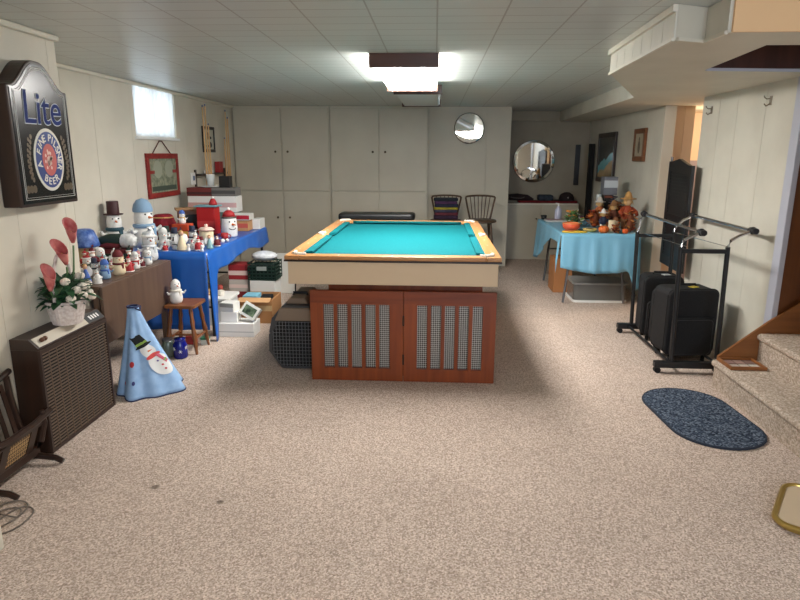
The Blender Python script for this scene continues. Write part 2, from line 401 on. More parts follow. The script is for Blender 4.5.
# the wall behind the camera with a daylight window
rw = MB()
rw.bb(-2.2, .5, -2.58, -2.5, 0, CZ); rw.bb(1.9, 2.96, -2.58, -2.5, 0, CZ); rw.bb(.5, 1.9, -2.58, -2.5, 0, .9); rw.bb(.5, 1.9, -2.58, -2.5, 2.0, CZ)
struct(rw.build('wall_front', WALL))
wf = MB()
for a in ((.5, .55, .9, 2.), (1.85, 1.9, .9, 2.), (1.175, 1.225, .9, 2.), (.55, 1.85, .9, .95), (.55, 1.85, 1.95, 2.)): wf.bb(a[0], a[1], -2.56, -2.52, a[2], a[3])
struct(wf.build('window_2', WHITE))

# ------------------------------------------------------------------ built-in cabinets along the back wall
def cabinet(x0, x1, label):
    t = thing('wall_cabinet', label, 'cabinet', (x0, YB, 0), 0, None); W = x1-x0
    MB().bb(0, W, 0.001, .19, 0, CZ-.002).build('body', CABP, t)
    dw = (W-.03-.012)/2
    for r, (z0, z1, kz) in enumerate(((.08, 1.012, .67), (1.03, 2.085, 1.535))):
        for c in range(2):
            a = .014+c*(dw+.014)
            d = MB().bb(a, a+dw, -.018, -.0005, z0, z1).build('door', CABP, t, bevel=.004)
            kx = a+dw-.075 if c == 0 else a+.075
            MB().cyl((kx, -.018, kz), (kx, -.032, kz), .006, .006, 10).sph((kx, -.038, kz), (.015, .011, .015), 12).build('knob', mat((92, 80, 62), .35, .7), d, True)
            hx = a-.004 if c == 0 else a+dw+.004
            h = MB()
            for hz in (z0+.12, z1-.12): h.bb(hx-.004, hx+.004, -.024, -.001, hz-.03, hz+.03)
            h.build('hinge', CABP, d)
    return t
cabinet(-2.67, -1.385, 'cream built-in wall cabinet with four doors in the left corner')
cabinet(-1.38, -.09, 'cream built-in wall cabinet with four doors behind the pool table')

# ------------------------------------------------------------------ ceiling lights
def fixture(name, label, x, ya, yb, w, em, cat='ceiling light'):
    t = thing(name, label, cat, (x, ya, CZ-.001), 0)
    L_ = yb-ya; zb = -.085
    wd = wood('fixture_wood', (62, 34, 22), (84, 48, 30), 'x', .4)
    MB().bb(-w/2, w/2, 0, .022, zb, 0).build('end_panel', wd, t, bevel=.002)
    MB().bb(-w/2, w/2, L_-.022, L_, zb, 0).build('end_panel', wd, t, bevel=.002)
    MB().bb(-w/2+.02, w/2-.02, .0225, L_-.0225, -.014, 0).build('housing', WHITE, t)
    prof = [(-w/2+.012, -.016), (-w/2+.012, zb+.03), (-w/2+.03, zb+.008), (w/2-.03, zb+.008), (w/2-.012, zb+.03), (w/2-.012, -.016)]
    MB().prism(prof, lambda u, v, k: (u, k, v), .0228, L_-.0228).build('diffuser', em, t)
    return t
def emat(name, c, s):
    m = bpy.data.materials.new(name); m.use_nodes = True
    b = m.node_tree.nodes['Principled BSDF']; b.inputs['Base Color'].default_value = (.8, .8, .8, 1)
    b.inputs['Emission Color'].default_value = (*c, 1); b.inputs['Emission Strength'].default_value = s
    return m
LON = emat('lit_diffuser', (1., .97, .93), 26.)
LON2 = emat('lit_diffuser_near', (1., .93, .85), 4.6)
LOFF = mat((205, 208, 206), .3)
fixture('ceiling_light', 'wood-ended ceiling light glowing white over the pool table', -.205, 4.08, 5.6, .44, LON)
fixture('ceiling_light', 'switched-off ceiling light behind the glowing one', -.165, 5.85, 7.35, .44, LOFF)
fixture('ceiling_light', 'lit ceiling light above the front of the room', -.1, .2, 1.72, .44, LON2)

# ------------------------------------------------------------------ pool table
def pool_table():
    X0, X1, Y0, Y1, T = -.975, .44, 3.93, 6.22, .858
    cx = (X0+X1)/2; W = X1-X0; L_ = Y1-Y0
    t = thing('pool_table', 'pool table with turquoise cloth, oak rails and cream sides', 'pool table', (cx, Y0, 0))
    h = W/2
    APR = mat((214, 188, 154), .5)
    MB().bb(-h+.018, h-.018, .018, L_-.018, .664, T-.041).build('apron', APR, t, bevel=.004)
    MB().bb(-h-.002, h+.002, -.002, L_+.002, T-.040, T-.029).build('edge_band', W_DARKY, t)
    rw = .095
    MB().bb(-h, -h+rw, 0, L_, T-.0285, T).build('side_rail', W_OAK, t, bevel=.006)
    MB().bb(h-rw, h, 0, L_, T-.0285, T).build('side_rail', W_OAK, t, bevel=.006)
    MB().bb(-h+rw+.001, h-rw-.001, 0, rw, T-.0285, T).build('end_rail', W_OAKX, t, bevel=.006)
    MB().bb(-h+rw+.001, h-rw-.001, L_-rw, L_, T-.0285, T).build('end_rail', W_OAKX, t, bevel=.006)
    MB().bb(-h+.05, h-.05, .05, L_-.05, T-.0288, T-.0275).build('cloth_bed', FELT, t)
    # cushions: sloped prisms, cut at the pockets
    cw = .055
    def cush(name, p, q, inward):
        d = Vector(q)-Vector(p); L2 = d.length; d.normalize(); n = Vector(inward)
        mb = MB(); pts = []
        for (s, cut) in ((0, 1), (L2, -1)):
            base = Vector(p)+d*s
            pts.append([base, base+n*cw+d*cut*.04, base+n*cw+d*cut*.04+Vector((0, 0, -.012)), base+Vector((0, 0, -.026))])
        a, b = [[mb.b.verts.new(v+Vector((0, 0, T-.001))) for v in r] for r in pts]
        for i in range(4): mb.b.faces.new((a[i], a[(i+1) % 4], b[(i+1) % 4], b[i]))
        mb.b.faces.new(a); mb.b.faces.new(list(reversed(b)))
        return mb.build(name, FELT, t)
    xi = h-rw
    for sx in (-1, 1):
        cush('cushion', (sx*xi, rw+.075, 0), (sx*xi, L_/2-.06, 0), (-sx, 0, 0))
        cush('cushion', (sx*xi, L_/2+.06, 0), (sx*xi, L_-rw-.075, 0), (-sx, 0, 0))
    cush('cushion', (-xi+.075, rw, 0), (xi-.075, rw, 0), (0, 1, 0))
    cush('cushion', (-xi+.075, L_-rw, 0), (xi-.075, L_-rw, 0), (0, -1, 0))
    for sx in (-1, 1):
        for y, k in ((rw, 1), (L_/2, 0), (L_-rw, -1)):
            px = sx*(xi-.01) if k else sx*(xi+.012)
            p = MB().cyl((px, y+k*.01, T-.0272), (px, y+k*.01, T-.0262), .055, n=20).build('pocket', BLACKR, t)
            pts = [(px+.06*math.cos(a), y+k*.01+.06*math.sin(a), T+.003) for a in [(math.atan2(-k, sx) if k else (0 if sx > 0 else PI))+(-1.3+2.6*i/12) for i in range(13)]]
            MB().tube(pts, .012, 8).build('pocket_liner', mat((222, 214, 200), .5), p, True)
    dm = MB()
    for sx in (-1, 1):
        for i in range(1, 8):
            if i != 4: dm.cyl((sx*(h-.045), L_*i/8, T), (sx*(h-.045), L_*i/8, T+.0008), .007, n=8)
    for i in range(1, 4): dm.cyl((-h+W*i/4, .045, T), (-h+W*i/4, .045, T+.0008), .007, n=8)
    dm.build('rail_sight', WHITE, t)
    # pedestal with two grille doors hung on the front
    MB().bb(-.44, .60, .12, L_-.25, 0, .663).build('pedestal', W_RED, t)
    zb, zt = .004, .628
    xs = ((-.812-cx, -.193-cx, 'l'), (-.189-cx, .418-cx, 'r'))
    for (a, b, _) in xs:
        d = MB()
        y0_, y1_ = .0, .028
        slot0, slot1 = a+.086 if _ == 'l' else a+.089, b-.09 if _ == 'l' else b-.086
        zs0, zs1 = .092, .535
        d.bb(a, slot0, y0_, y1_, zb, zt); d.bb(slot1, b, y0_, y1_, zb, zt)
        d.bb(slot0, slot1, y0_, y1_, zb, zs0); d.bb(slot0, slot1, y0_, y1_, zs1, zt)
        n = 5; g = .024; sw = (slot1-slot0-g*(n-1))/n
        for i in range(n-1):
            u = slot0+sw*(i+1)+g*i; d.bb(u, u+g, y0_+.001, y1_, zs0, zs1)
        do = d.build('grille_door', W_RED, t)
        top = MB().bb(a+.002, b-.002, -.003, -.0005, .545, zt-.002).build('top_rail', W_REDX, do)
        MB().bb(slot0-.005, slot1+.005, y1_+.001, y1_+.005, zs0-.005, zs1+.005).build('woven_grille', GRILLE, do)
    hg = MB()
    for z in (.16, .43): hg.cyl((-.191-cx, -.004, z-.035), (-.191-cx, -.004, z+.035), .006, n=8)
    hg.build('hinge', W_DARK, t)
    return t
pool_table()

# ------------------------------------------------------------------ pet carrier
def carrier():
    x0, x1, y0, y1 = -1.165, -.755, 4.11, 4.67; cx = (x0+x1)/2; w = (x1-x0)/2
    t = thing('pet_carrier', 'grey plastic pet carrier with wire door beside the pool table', 'pet carrier', (cx, y0, 0))
    GR = mat((74, 72, 72), .55); BR = mat((132, 112, 92), .6); t.scale = (1, 1, .93)
    low = [(-w+.09, .002), (w-.09, .002), (w, .14), (w-.005, .28), (-w+.005, .28), (-w, .14)]
    hi = [(-w+.005, .282), (w-.005, .282), (w-.03, .40), (w-.11, .50), (-w+.11, .50), (-w+.03, .40)]
    def shell(name, poly, m):
        mb = MB()
        L_ = y1-y0
        mb.prism(poly, lambda u, v, k: (u, k, v), .03, L_)
        return mb.build(name, m, t, bevel=.012)
    shell('lower_shell', low, GR); up_ = shell('upper_shell', hi, GR)
    MB().prism([(-w+.12, .501), (w-.12, .501), (w-.15, .548), (-w+.15, .548)], lambda u, v, k: (u, k, v), .08, .48).build('top_cover', BR, t, bevel=.01)
    MB().tube([(-.05, .2, .548), (-.05, .2, .565), (.05, .2, .565), (.05, .2, .548)], .01).build('handle', BLACK, t, True)
    MB().prism([(-w+.06, .39), (w-.06, .39), (w-.10, .49), (-w+.10, .49)], lambda u, v, k: (u, k, v), .0, .029).build('front_cover', BR, t, bevel=.006)
    dk = MB().prism([(-w+.10, .03), (w-.10, .03), (w-.03, .15), (w-.04, .30), (w-.08, .385), (-w+.08, .385), (-w+.04, .30), (-w+.03, .15)], lambda u, v, k: (u, k, v), .018, .0295).build('door_opening', BLACKR, t)
    g = MB(); WR = mat((168, 170, 172), .35, .6)
    def lim(z): return w-.10+(.07*min(1, (z-.03)/.12)) if z < .15 else (w-.03-(z-.15)/.15*.01 if z < .30 else w-.04-(z-.30)/.085*.04)
    for i in range(13):
        z = .045+.335*i/12; a = lim(z)-.006; g.cyl((-a, .008, z), (a, .008, z), .0011, n=6)
    for i in range(15):
        x = -w+.045+(2*w-.09)*i/14
        zl = .03+max(0, (abs(x)-(w-.10))/.07*.12)+.005; zh = .385 if abs(x) < w-.08 else .385-(abs(x)-(w-.08))/.04*.085
        g.cyl((x, .006, zl), (x, .006, zh), .0011, n=6)
    g.build('wire_door', WR, t)
    MB().box((-w+.0, .2, .28), (.02, .06, .05)).build('latch', BLACK, t, bevel=.004)
carrier()

# ------------------------------------------------------------------ beer sign
def sign():
    ya, yb, zb, zs, zp = 2.885, 3.365, 1.242, 1.815, 1.945; X0, X1 = XN, -1.98
    t = thing('beer_sign', 'dark wood wall sign with arched top and blue lettering', 'sign', (X0+.0015, (ya+yb)/2, zb))
    W = (yb-ya)/2; H1 = zs-zb; H2 = zp-zb; D = X1-X0
    def outline(s):
        w = W-s; pts = [(-w, s), (w, s), (w, H1-s*.6)]
        for i in range(1, 13):
            k = i/12; u = w-.012-(w-.034)*k; e = .5-.5*math.cos(PI*k)
            pts.append((u, H1-s*.6+(H2-H1-s*.4)*e))
        return pts+[(-u, v) for u, v in reversed(pts[2:])]
    fn = lambda u, v, k: (k, u, v)
    MB().prism(outline(0), fn, 0, D-.006).build('case', W_DARK, t, bevel=.006)
    face = MB().prism(outline(.016), fn, D-.006, D-.002).build('glass_face', mat((30, 28, 27), .22, 0.), t)
    LW = mat((200, 198, 190), .4)
    for nm, s, r in (('border_line', .034, .0022), ('border_line', .044, .0013)):
        MB().tube([(D-.0015, u, v) for u, v in outline(s)], r, 6, True).build(nm, LW, face)
    BLU = mat((16, 38, 104), .6, 0., .15)
    q = add_text(MB(), 'Lite', .225, YZ(D+.0005, .0, .47, 0, .92), off=.0042, shear=.06); q.build('lettering', mat((226, 229, 234), .6, 0., .2), face)
    q = add_text(MB(), 'Lite', .225, YZ(D+.0022, .0, .47, 0, .92), off=.0005, shear=.06); q.build('lettering', BLU, face)
    oc, ov = .012, .226
    MB().prism(ell(oc, ov, .122, .156, 40), fn, D-.0018, D+.0005).build('oval_border', mat((214, 210, 198), .5), face)
    MB().prism(ell(oc, ov, .108, .140, 40), fn, D+.0006, D+.0016).build('oval_field', mat((26, 52, 120), .4), face)
    MB().prism(ell(oc, ov, .058, .080, 32), fn, D+.0017, D+.0026).build('oval_centre', mat((186, 84, 78), .5), face)
    hp = MB()
    for i in range(26):
        a = random.uniform(0, 2*PI); r = random.uniform(.1, .8)
        hp.prism(ell(oc+.05*r*math.cos(a), ov+.07*r*math.sin(a), .006, .009, 8), fn, D+.0027, D+.0032)
    hp.build('hop_pattern', mat((224, 190, 176), .5), face)
    tx = MB()
    def arc(txt, a0, a1, size, rx=.083, rz=.110, flip=False):
        n = len(txt)
        for i, ch in enumerate(txt):
            if ch == ' ': continue
            a = a0+(a1-a0)*i/max(1, n-1)
            y = oc+rx*math.cos(a); z = ov+rz*math.sin(a)
            rot = math.atan2(rz*math.sin(a), rx*math.cos(a))+(-PI/2 if not flip else PI/2)
            add_text(tx, ch, size, YZ(D+.0024, y, z, rot), off=.0006)
    LT = mat((226, 222, 210), .5)
    arc('A FINE PILSNER', 3.35, -.35, .05); tx.build('lettering', LT, face); tx = MB(); arc('BEER', -2.15, -1.0, .05, flip=True); tx.build('lettering', LT, face)
    GO = mat((92, 78, 60), .4, .3)
    for sgn in (-1, 1):
        lv = MB()
        for i in range(9):
            z = .13+.026*i; y = oc+sgn*(.135+.018*math.sin(i*.4+.4))
            lv.prism(ell(y, z, .009, .013, 10), fn, D-.0018, D-.0008)
            if i < 8: lv.prism(ell(y+sgn*.014, z+.012, .007, .011, 10), fn, D-.0018, D-.0008)
        for dy in (.18, .155, .13): lv.prism(ell(sgn*dy, .085, .016, .02, 10), fn, D-.0018, D-.0008)
        lv.build('barley_sprig', GO, face)
sign()

# ------------------------------------------------------------------ heater (grille-front unit)
def heater():
    t = thing('box_fan_heater', 'brown boxy heater with slatted grille under the beer sign', 'heater', (XN+.004, 2.785, 0))
    W = .63; D = .148; H = .608
    BRN = mat((58, 43, 36), .5); GR = mat((122, 104, 88), .4, .3)
    MB().bb(0, D-.012, 0, W, .004, H-.055).build('case', W_DARK, t)
    MB().prism([(0, H-.054), (D-.006, H-.054), (D-.006, H-.045), (D-.05, H), (0, H)], lambda u, v, k: (u, k, v), .0, W).build('top_panel', BRN, t)
    sl = math.atan2(.045, -.044)
    def onslope(s, lift): # s 0 (front) .. 1
        return (D-.006-.044*s+lift*.71, H-.045+.045*s+lift*.71)
    p = [onslope(.06, .0008), onslope(.94, .0008), onslope(.94, .003), onslope(.06, .003)]
    cp = MB().prism(p, lambda u, v, k: (u, k, v), .015, W-.17).build('control_strip', mat((196, 186, 168), .4), t)
    MB().prism(p, lambda u, v, k: (u, k, v), W-.168, W-.01).build('dial_plate', BLACK, t)
    mk = MB()
    p2 = [onslope(.3, .0032), onslope(.7, .0032), onslope(.7, .0042), onslope(.3, .0042)]
    for i in range(4): mk.prism(p2, lambda u, v, k: (u, k, v), W-.13+i*.026, W-.117+i*.026)
    mk.build('dial_mark', WHITE, t)
    k0 = onslope(.5, .003); kn = MB()
    for y in (.06, .085): kn.sph((k0[0]+.006, y, k0[1]+.006), (.012, .016, .012), 10)
    kn.build('knob', mat((92, 58, 38), .4), t, True)
    # grille
    MB().bb(D-.0115, D-.010, .012, W-.012, .016, H-.07).build('grille_back', BLACKR, t)
    f = MB()
    for a in ((0, .014, .006, H-.056), (W-.014, W, .006, H-.056), (.014, W-.014, .006, .022), (.014, W-.014, H-.075, H-.056)): f.bb(D-.0115, D+.002, a[0], a[1], a[2], a[3])
    f.build('grille_frame', BRN, t)
    s = MB(); n = 30
    for i in range(n):
        z = .03+(H-.11)*i/(n-1); s.box((D-.005, W/2, z), (.005, W-.03, .0062), 0, None, 0., .1)
    s.build('slats', GR, t)
    v = MB()
    for i in range(9): v.bb(D-.003, D, .07+i*.065, .074+i*.065, .022, H-.076)
    v.build('bars', GR, t)
    return t
heater()

# ------------------------------------------------------------------ flower basket on the heater
def basket():
    bx, by, bz = -1.972, 3.115, .6085
    t = thing('flower_basket', 'white handled basket of pink calla lilies and white roses', 'flower basket', (bx, by, bz))
    BW = nmat('whitewashed_wicker', (206, 190, 182), (232, 222, 216), 60., .7, .3)
    b = MB(); b.lathe([(.072, 0), (.078, .02), (.092, .09), (.1, .125), (.094, .125), (.085, .09)], n=60, rib=30, ribd=.02); b.build('basket', BW, t, True)
    MB().lathe([(.0, .10), (.085, .101)], n=20).build('soil', mat((70, 60, 46), .9), t)
    pts = [(0, -.094*math.cos(a), .11+.27*math.sin(a)) for a in [PI*i/18 for i in range(19)]]
    MB().tube(pts, .009, 8).build('handle', BW, t, True)
    MB().torus((0, 0, .122), .098, .008, 28).build('rim', BW, t, True)
    GRN = nmat('leaf_green', (24, 58, 36), (58, 100, 62), 30., .5); GR2 = mat((96, 126, 80), .5)
    lf = MB(); rnd = random.Random(4)
    def leaf(mb, p, d, l, w):
        d = d.normalized(); s_ = d.cross(Vector((0, 0, 1)))
        s_ = s_.normalized() if s_.length > .01 else Vector((1, 0, 0)); n_ = s_.cross(d)
        r = []
        for k, ww in ((0, .1), (.25, .8), (.5, 1.), (.75, .7), (1, .05)):
            c = p+d*l*k-Vector((0, 0, 1))*l*.3*k*k
            r.append([Vector((max(v.x, -.09), v.y, v.z)) for v in (c-s_*w*ww+n_*w*.25*ww, c, c+s_*w*ww+n_*w*.25*ww)])
        mb.grid(r)
    for i in range(170):
        a = rnd.uniform(0, 2*PI); e = rnd.uniform(-.15, 1.45); r = rnd.uniform(.02, .085)
        p = Vector((r*math.cos(a), r*math.sin(a), rnd.uniform(.11, .22)))
        dx = math.cos(a)*math.cos(e)*(.9 if math.cos(a) > 0 else .4); dy = math.sin(a)*math.cos(e)
        leaf(lf, p, Vector((dx, dy, math.sin(e))), rnd.uniform(.06, .12), rnd.uniform(.014, .026))
    lf.build('leaves', GRN, t, smooth='full')
    l2 = MB()
    for i in range(50):
        a = rnd.uniform(0, 2*PI); p = Vector((.06*math.cos(a), .06*math.sin(a), .15))
        leaf(l2, p, Vector((math.cos(a)*.6, math.sin(a), rnd.uniform(.3, 1.2))), rnd.uniform(.05, .12), .009)
    l2.build('leaves', GR2, t, smooth='full')
    RO = mat((232, 220, 204), .7)
    for (x, y, z) in ((.085, -.03, .19), (.09, .02, .20), (.085, -.085, .155), (.075, .10, .15), (.08, .065, .19), (.05, -.06, .24), (.07, .13, .12), (.05, .14, .19), (.10, .0, .155), (.06, .06, .25)):
        m_ = MB(); R = .024
        m_.sph((x, y, z), (R*.8, R*.8, R*.8), 10)
        for k in range(7):
            a = 2*PI*k/7; m_.sph((x+R*.55*math.cos(a), y+R*.55*math.sin(a), z-.003), (R*.55, R*.55, R*.7), 8)
        m_.build('rose', RO, t, True)
    PK = nmat('lily_pink', (168, 64, 68), (214, 132, 124), 16., .45)
    def lily(base, tip, face):
        base = Vector(base); tip = Vector(tip); d = (tip-base).normalized(); M = d.to_track_quat('Z', 'Y').to_matrix().to_4x4()
        L_ = (tip-base).length
        f = M.inverted().to_3x3() @ Vector(face); fa_ = math.atan2(f.y, f.x)
        rows = []
        for i in range(11):
            k = i/10; r = .008+.017*math.sin(PI*.5*min(1, k*1.25))+.008*max(0, k-.7)/.3; row = []
            for j in range(17):
                a = 2*PI*j/16; da = math.cos(a-fa_); lip = (1-da)*.5
                zz = L_*k*(.5+.55*lip**.8)
                row.append(Vector(base)+M.to_3x3() @ Vector((r*math.cos(a), r*math.sin(a), zz)))
            rows.append(row)
        o = MB().grid(rows).build('lily_bloom', PK, t, smooth='full', solid=.002)
        c = base+d*L_*.1
        MB().cyl(c, base+d*L_*.5, .004, .003, 8).build('spadix', mat((222, 190, 90), .6), o, True)
    lily((.035, .075, .425), (.045, .045, .55), (1, -.6, .3))
    lily((.03, .0, .32), (.04, -.075, .45), (1, -.4, .5))
    lily((.0, -.115, .20), (.01, -.13, .335), (1, -.3, .3))
    MB().tube([(.01, .02, .1), (.025, .07, .28), (.035, .075, .41)], .005).tube([(.01, 0, .1), (.02, .01, .2), (.03, .0, .305)], .005).tube([(0, -.02, .1), (-.0, -.08, .14), (0, -.115, .195)], .005).build('lily_stem', GR2, t, True)
basket()

# ------------------------------------------------------------------ magazine rack, cord
def magrack():
    t = thing('magazine_rack', 'dark wooden magazine rack with cane panel beside the heater', 'magazine rack', (-1.965, 2.525, 0))
    for y in (-.17, .17):
        f = MB(); f.tube([(-.095, y, .012), (-.06, y, .03), (.02, y, .038), (.11, y, .03), (.145, y, .012)], [.012, .015, .016, .015, .013], 8); f.build('foot', W_DARK, t, True)
        f = MB(); f.tube([(-.02, y, .04), (-.055, y, .2), (-.08, y, .34), (-.085, y, .45)], [.017, .016, .016, .014]).build('back_post', W_DARK, t, True)
        MB().tube([(.0, y, .04), (.045, y, .12), (.075, y, .22), (.07, y, .28)], [.017, .016, .015, .012]).build('front_post', W_DARK, t, True)
    MB().tube([(-.088, -.2, .47), (-.086, -.1, .45), (-.086, .1, .45), (-.088, .2, .47)], .015).build('back_rail', W_DARKY, t, True)
    MB().tube([(.075, -.22, .26), (.075, -.1, .24), (.075, .1, .24), (.078, .22, .262)], .016).build('front_rail', W_DARKY, t, True)
    MB().bb(-.015, .025, -.185, .185, .045, .085).build('base_rail', W_DARKY, t, bevel=.004)
    M = Matrix.Translation((.045, 0, .155)) @ Matrix.Rotation(.36, 4, 'Y')
    fr = MB()
    for (c, d) in (((0, 0, .07), (.014, .30, .014)), ((0, 0, -.07), (.014, .30, .014)), ((0, -.10, 0), (.014, .05, .14)), ((0, .10, 0), (.014, .05, .14))): fr.box(c, d, M=M)
    fr.build('panel_frame', W_DARKY, t)
    MB().box((0, 0, 0), (.006, .152, .128), M=M).build('cane_panel', CANE, t)
    M = Matrix.Translation((-.052, 0, .25)) @ Matrix.Rotation(-.18, 4, 'Y')
    b = MB()
    for i in range(5): b.box((0, -.12+.06*i, 0), (.008, .024, .36), M=M)
    b.build('back_slats', W_DARK, t)
magrack()
pts = []
for i in range(60):
    a = i/59*2*PI*2.6; r = .085+.03*math.sin(a*.7)
    pts.append((-1.86+.05*i/59+r*1.0*math.cos(a)*.8+.06, 2.22+r*1.5*math.sin(a)*.75, .006+.002*math.sin(i)))
pts = [(-2.06, 2.30, .006), (-1.97, 2.27, .006)]+pts
tag(MB().tube(pts, .0035, 6).build('power_cord', mat((110, 100, 90), .6), smooth=True), 'coiled brown power cord lying on the carpet', 'cord')

# ------------------------------------------------------------------ wall decor, left
def framed(name, label, x, ya, yb, z0, z1, fw, fm, inner, side=1, th=.02, cat='picture'):
    t = thing(name, label, cat, (x, (ya+yb)/2, (z0+z1)/2)); w = (yb-ya)/2; h = (z1-z0)/2
    f = MB(); s = side
    for a in ((-w, w, h-fw, h), (-w, w, -h, -h+fw), (-w, -w+fw, -h+fw, h-fw), (w-fw, w, -h+fw, h-fw)): f.bb(min(s*.002, s*th), max(s*.002, s*th), *a)
    f.build('frame', fm, t, bevel=.003)
    p = MB().bb(min(s*.003, s*(th-.008)), max(s*.003, s*(th-.008)), -w+fw, w-fw, -h+fw, h-fw).build('picture_panel', inner, t)
    return t, p, s*(th-.007), w-fw, h-fw
RW = nmat('red_painted_wood', (120, 30, 28), (146, 44, 38), 20., .5)
CLO = nmat('faded_sampler_cloth', (104, 112, 92), (150, 148, 124), 26., .9, .2)
t, p, d, w, h = framed('wall_hanging', 'red wooden frame with faded cloth hanging from a cord', XL, 5.69, 6.40, 1.085, 1.505, .05, RW, CLO, 1, .024, 'wall hanging')
MB().tube([(.012, -.2, .21), (.008, -.03, .325), (.008, .03, .325), (.012, .2, .21)], .005).build('cord', mat((96, 52, 40), .8), t)
rr = MB()
rr.bb(d, d+.003, -w, -w+.1, .02, .05); rr.bb(d, d+.003, w-.1, w, .02, .05); rr.build('cross_bar', RW, t)
r2 = MB()
for y in (-.13, .13):
    r2.prism(ell(y, .06, .10, .085, 20), lambda u, v, k: (k, u, v), d, d+.001)
r2.build('motif', mat((150, 152, 132), .9), t); MB().bb(d, d+.0012, -w+.03, w-.03, -.145, -.10).build('motif', mat((66, 74, 62), .9), t)
t, p, d, w, h = framed('framed_print', 'small black-framed print on the wall between the pool cues', XL, 7.17, 7.55, 1.52, 1.815, .035, BLACK, mat((190, 188, 172), .6))
bx = MB(); fn = lambda u, v, k: (k, u, v)
for (u, v, a, b) in ((-.02, .06, .05, .02), (.0, .02, .09, .02), (-.05, .02, .02, .03), (.04, -.06, .05, .035), (-.02, -.075, .09, .012), (.0, -.04, .02, .03)): bx.prism(ell(u, v, a, b, 16), fn, d, d+.001)
bx.build('ink_drawing', mat((46, 50, 46), .7), t)
th = thing('thermostat', 'small white wall thermostat left of the pool cues', 'thermostat', (XL, 6.80, 1.235))
MB().bb(.001, .02, -.05, .05, -.065, .065).build('cover', WHITE, th, bevel=.005); MB().bb(.0202, .022, -.025, .025, -.02, .03).build('dial', mat((90, 110, 150), .4), th)
# pool cue rack
t = thing('cue_rack', 'dark wooden wall rack holding the pool cues upright', 'cue rack', (XL, 7.37, 0))
MB().bb(.002, .085, -.5, .5, 1.262, 1.282).build('upper_shelf', W_DARKY, t, bevel=.003)
MB().bb(.002, .125, -.5, .5, .56, .59).build('lower_shelf', W_DARKY, t, bevel=.003)
for y in (-.49, .49): MB().bb(.001, .015, y-.02, y+.02, .5, 1.33).build('side_bracket', W_DARK, t)
def cue(y, x=.072, top=2.04, label=''):
    t = thing('pool_cue', label, 'pool cue', (XL+x, y, .591))
    L_ = top-.592
    MB().cyl((0, 0, 0), (0, 0, L_*.28), .0145, .0125, 10).build('grip', mat((96, 56, 32), .4), t, True)
    MB().cyl((0, 0, L_*.2801), (0, 0, L_*.985), .0124, .0075, 10).build('shaft', mat((206, 164, 112), .35), t, True)
    MB().cyl((0, 0, L_*.9851), (0, 0, L_), .0076, .007, 10).build('tip', mat((70, 90, 130), .6), t, True)
for y, x, tp, lb in ((6.99, .097, 2.03, 'leftmost pool cue of the group left of the small print'), (7.06, .10, 2.045, 'second pool cue from the left, standing in the wall rack'), (7.13, .10, 1.84, 'shorter pool cue at the left edge of the small print'), (7.66, .10, 1.70, 'shorter pool cue just right of the small print'), (7.74, .10, 2.03, 'tall pool cue right of the small print'), (7.81, .10, 1.95, 'rightmost pool cue in the wall rack')):
    cue(y, x, tp, lb)
def carton(label, c, d, m, lid=None, rz=0., z=0., name='box', tape=None, cat='box', group=None, bev=.003):
    t = thing(name, label, cat, (c[0], c[1], z), rz, group); w, l, h = d
    if lid is None:
        MB().bb(-w/2, w/2, -l/2, l/2, 0, h).build('carton', m, t, bevel=bev)
    else:
        MB().bb(-w/2, w/2, -l/2, l/2, 0, h*.72).build('carton', m, t, bevel=bev)
        MB().bb(-w/2-.003, w/2+.003, -l/2-.003, l/2+.003, h*.722, h).build('lid', lid, t, bevel=bev)
    if tape: MB().bb(-w/2-.0012, w/2+.0012, -l/2-.0012, -l/2-.0004, h*tape[1], h*tape[2]).build('printed_band', tape[0], t)
    return t
carton('small white box on the cue rack shelf', (XL+.045, 7.2), (.06, .16, .035), WHITE, z=1.2825)
carton('red box standing on the cue rack shelf', (XL+.045, 7.56), (.06, .12, .13), mat((150, 34, 34), .5), z=1.2825)

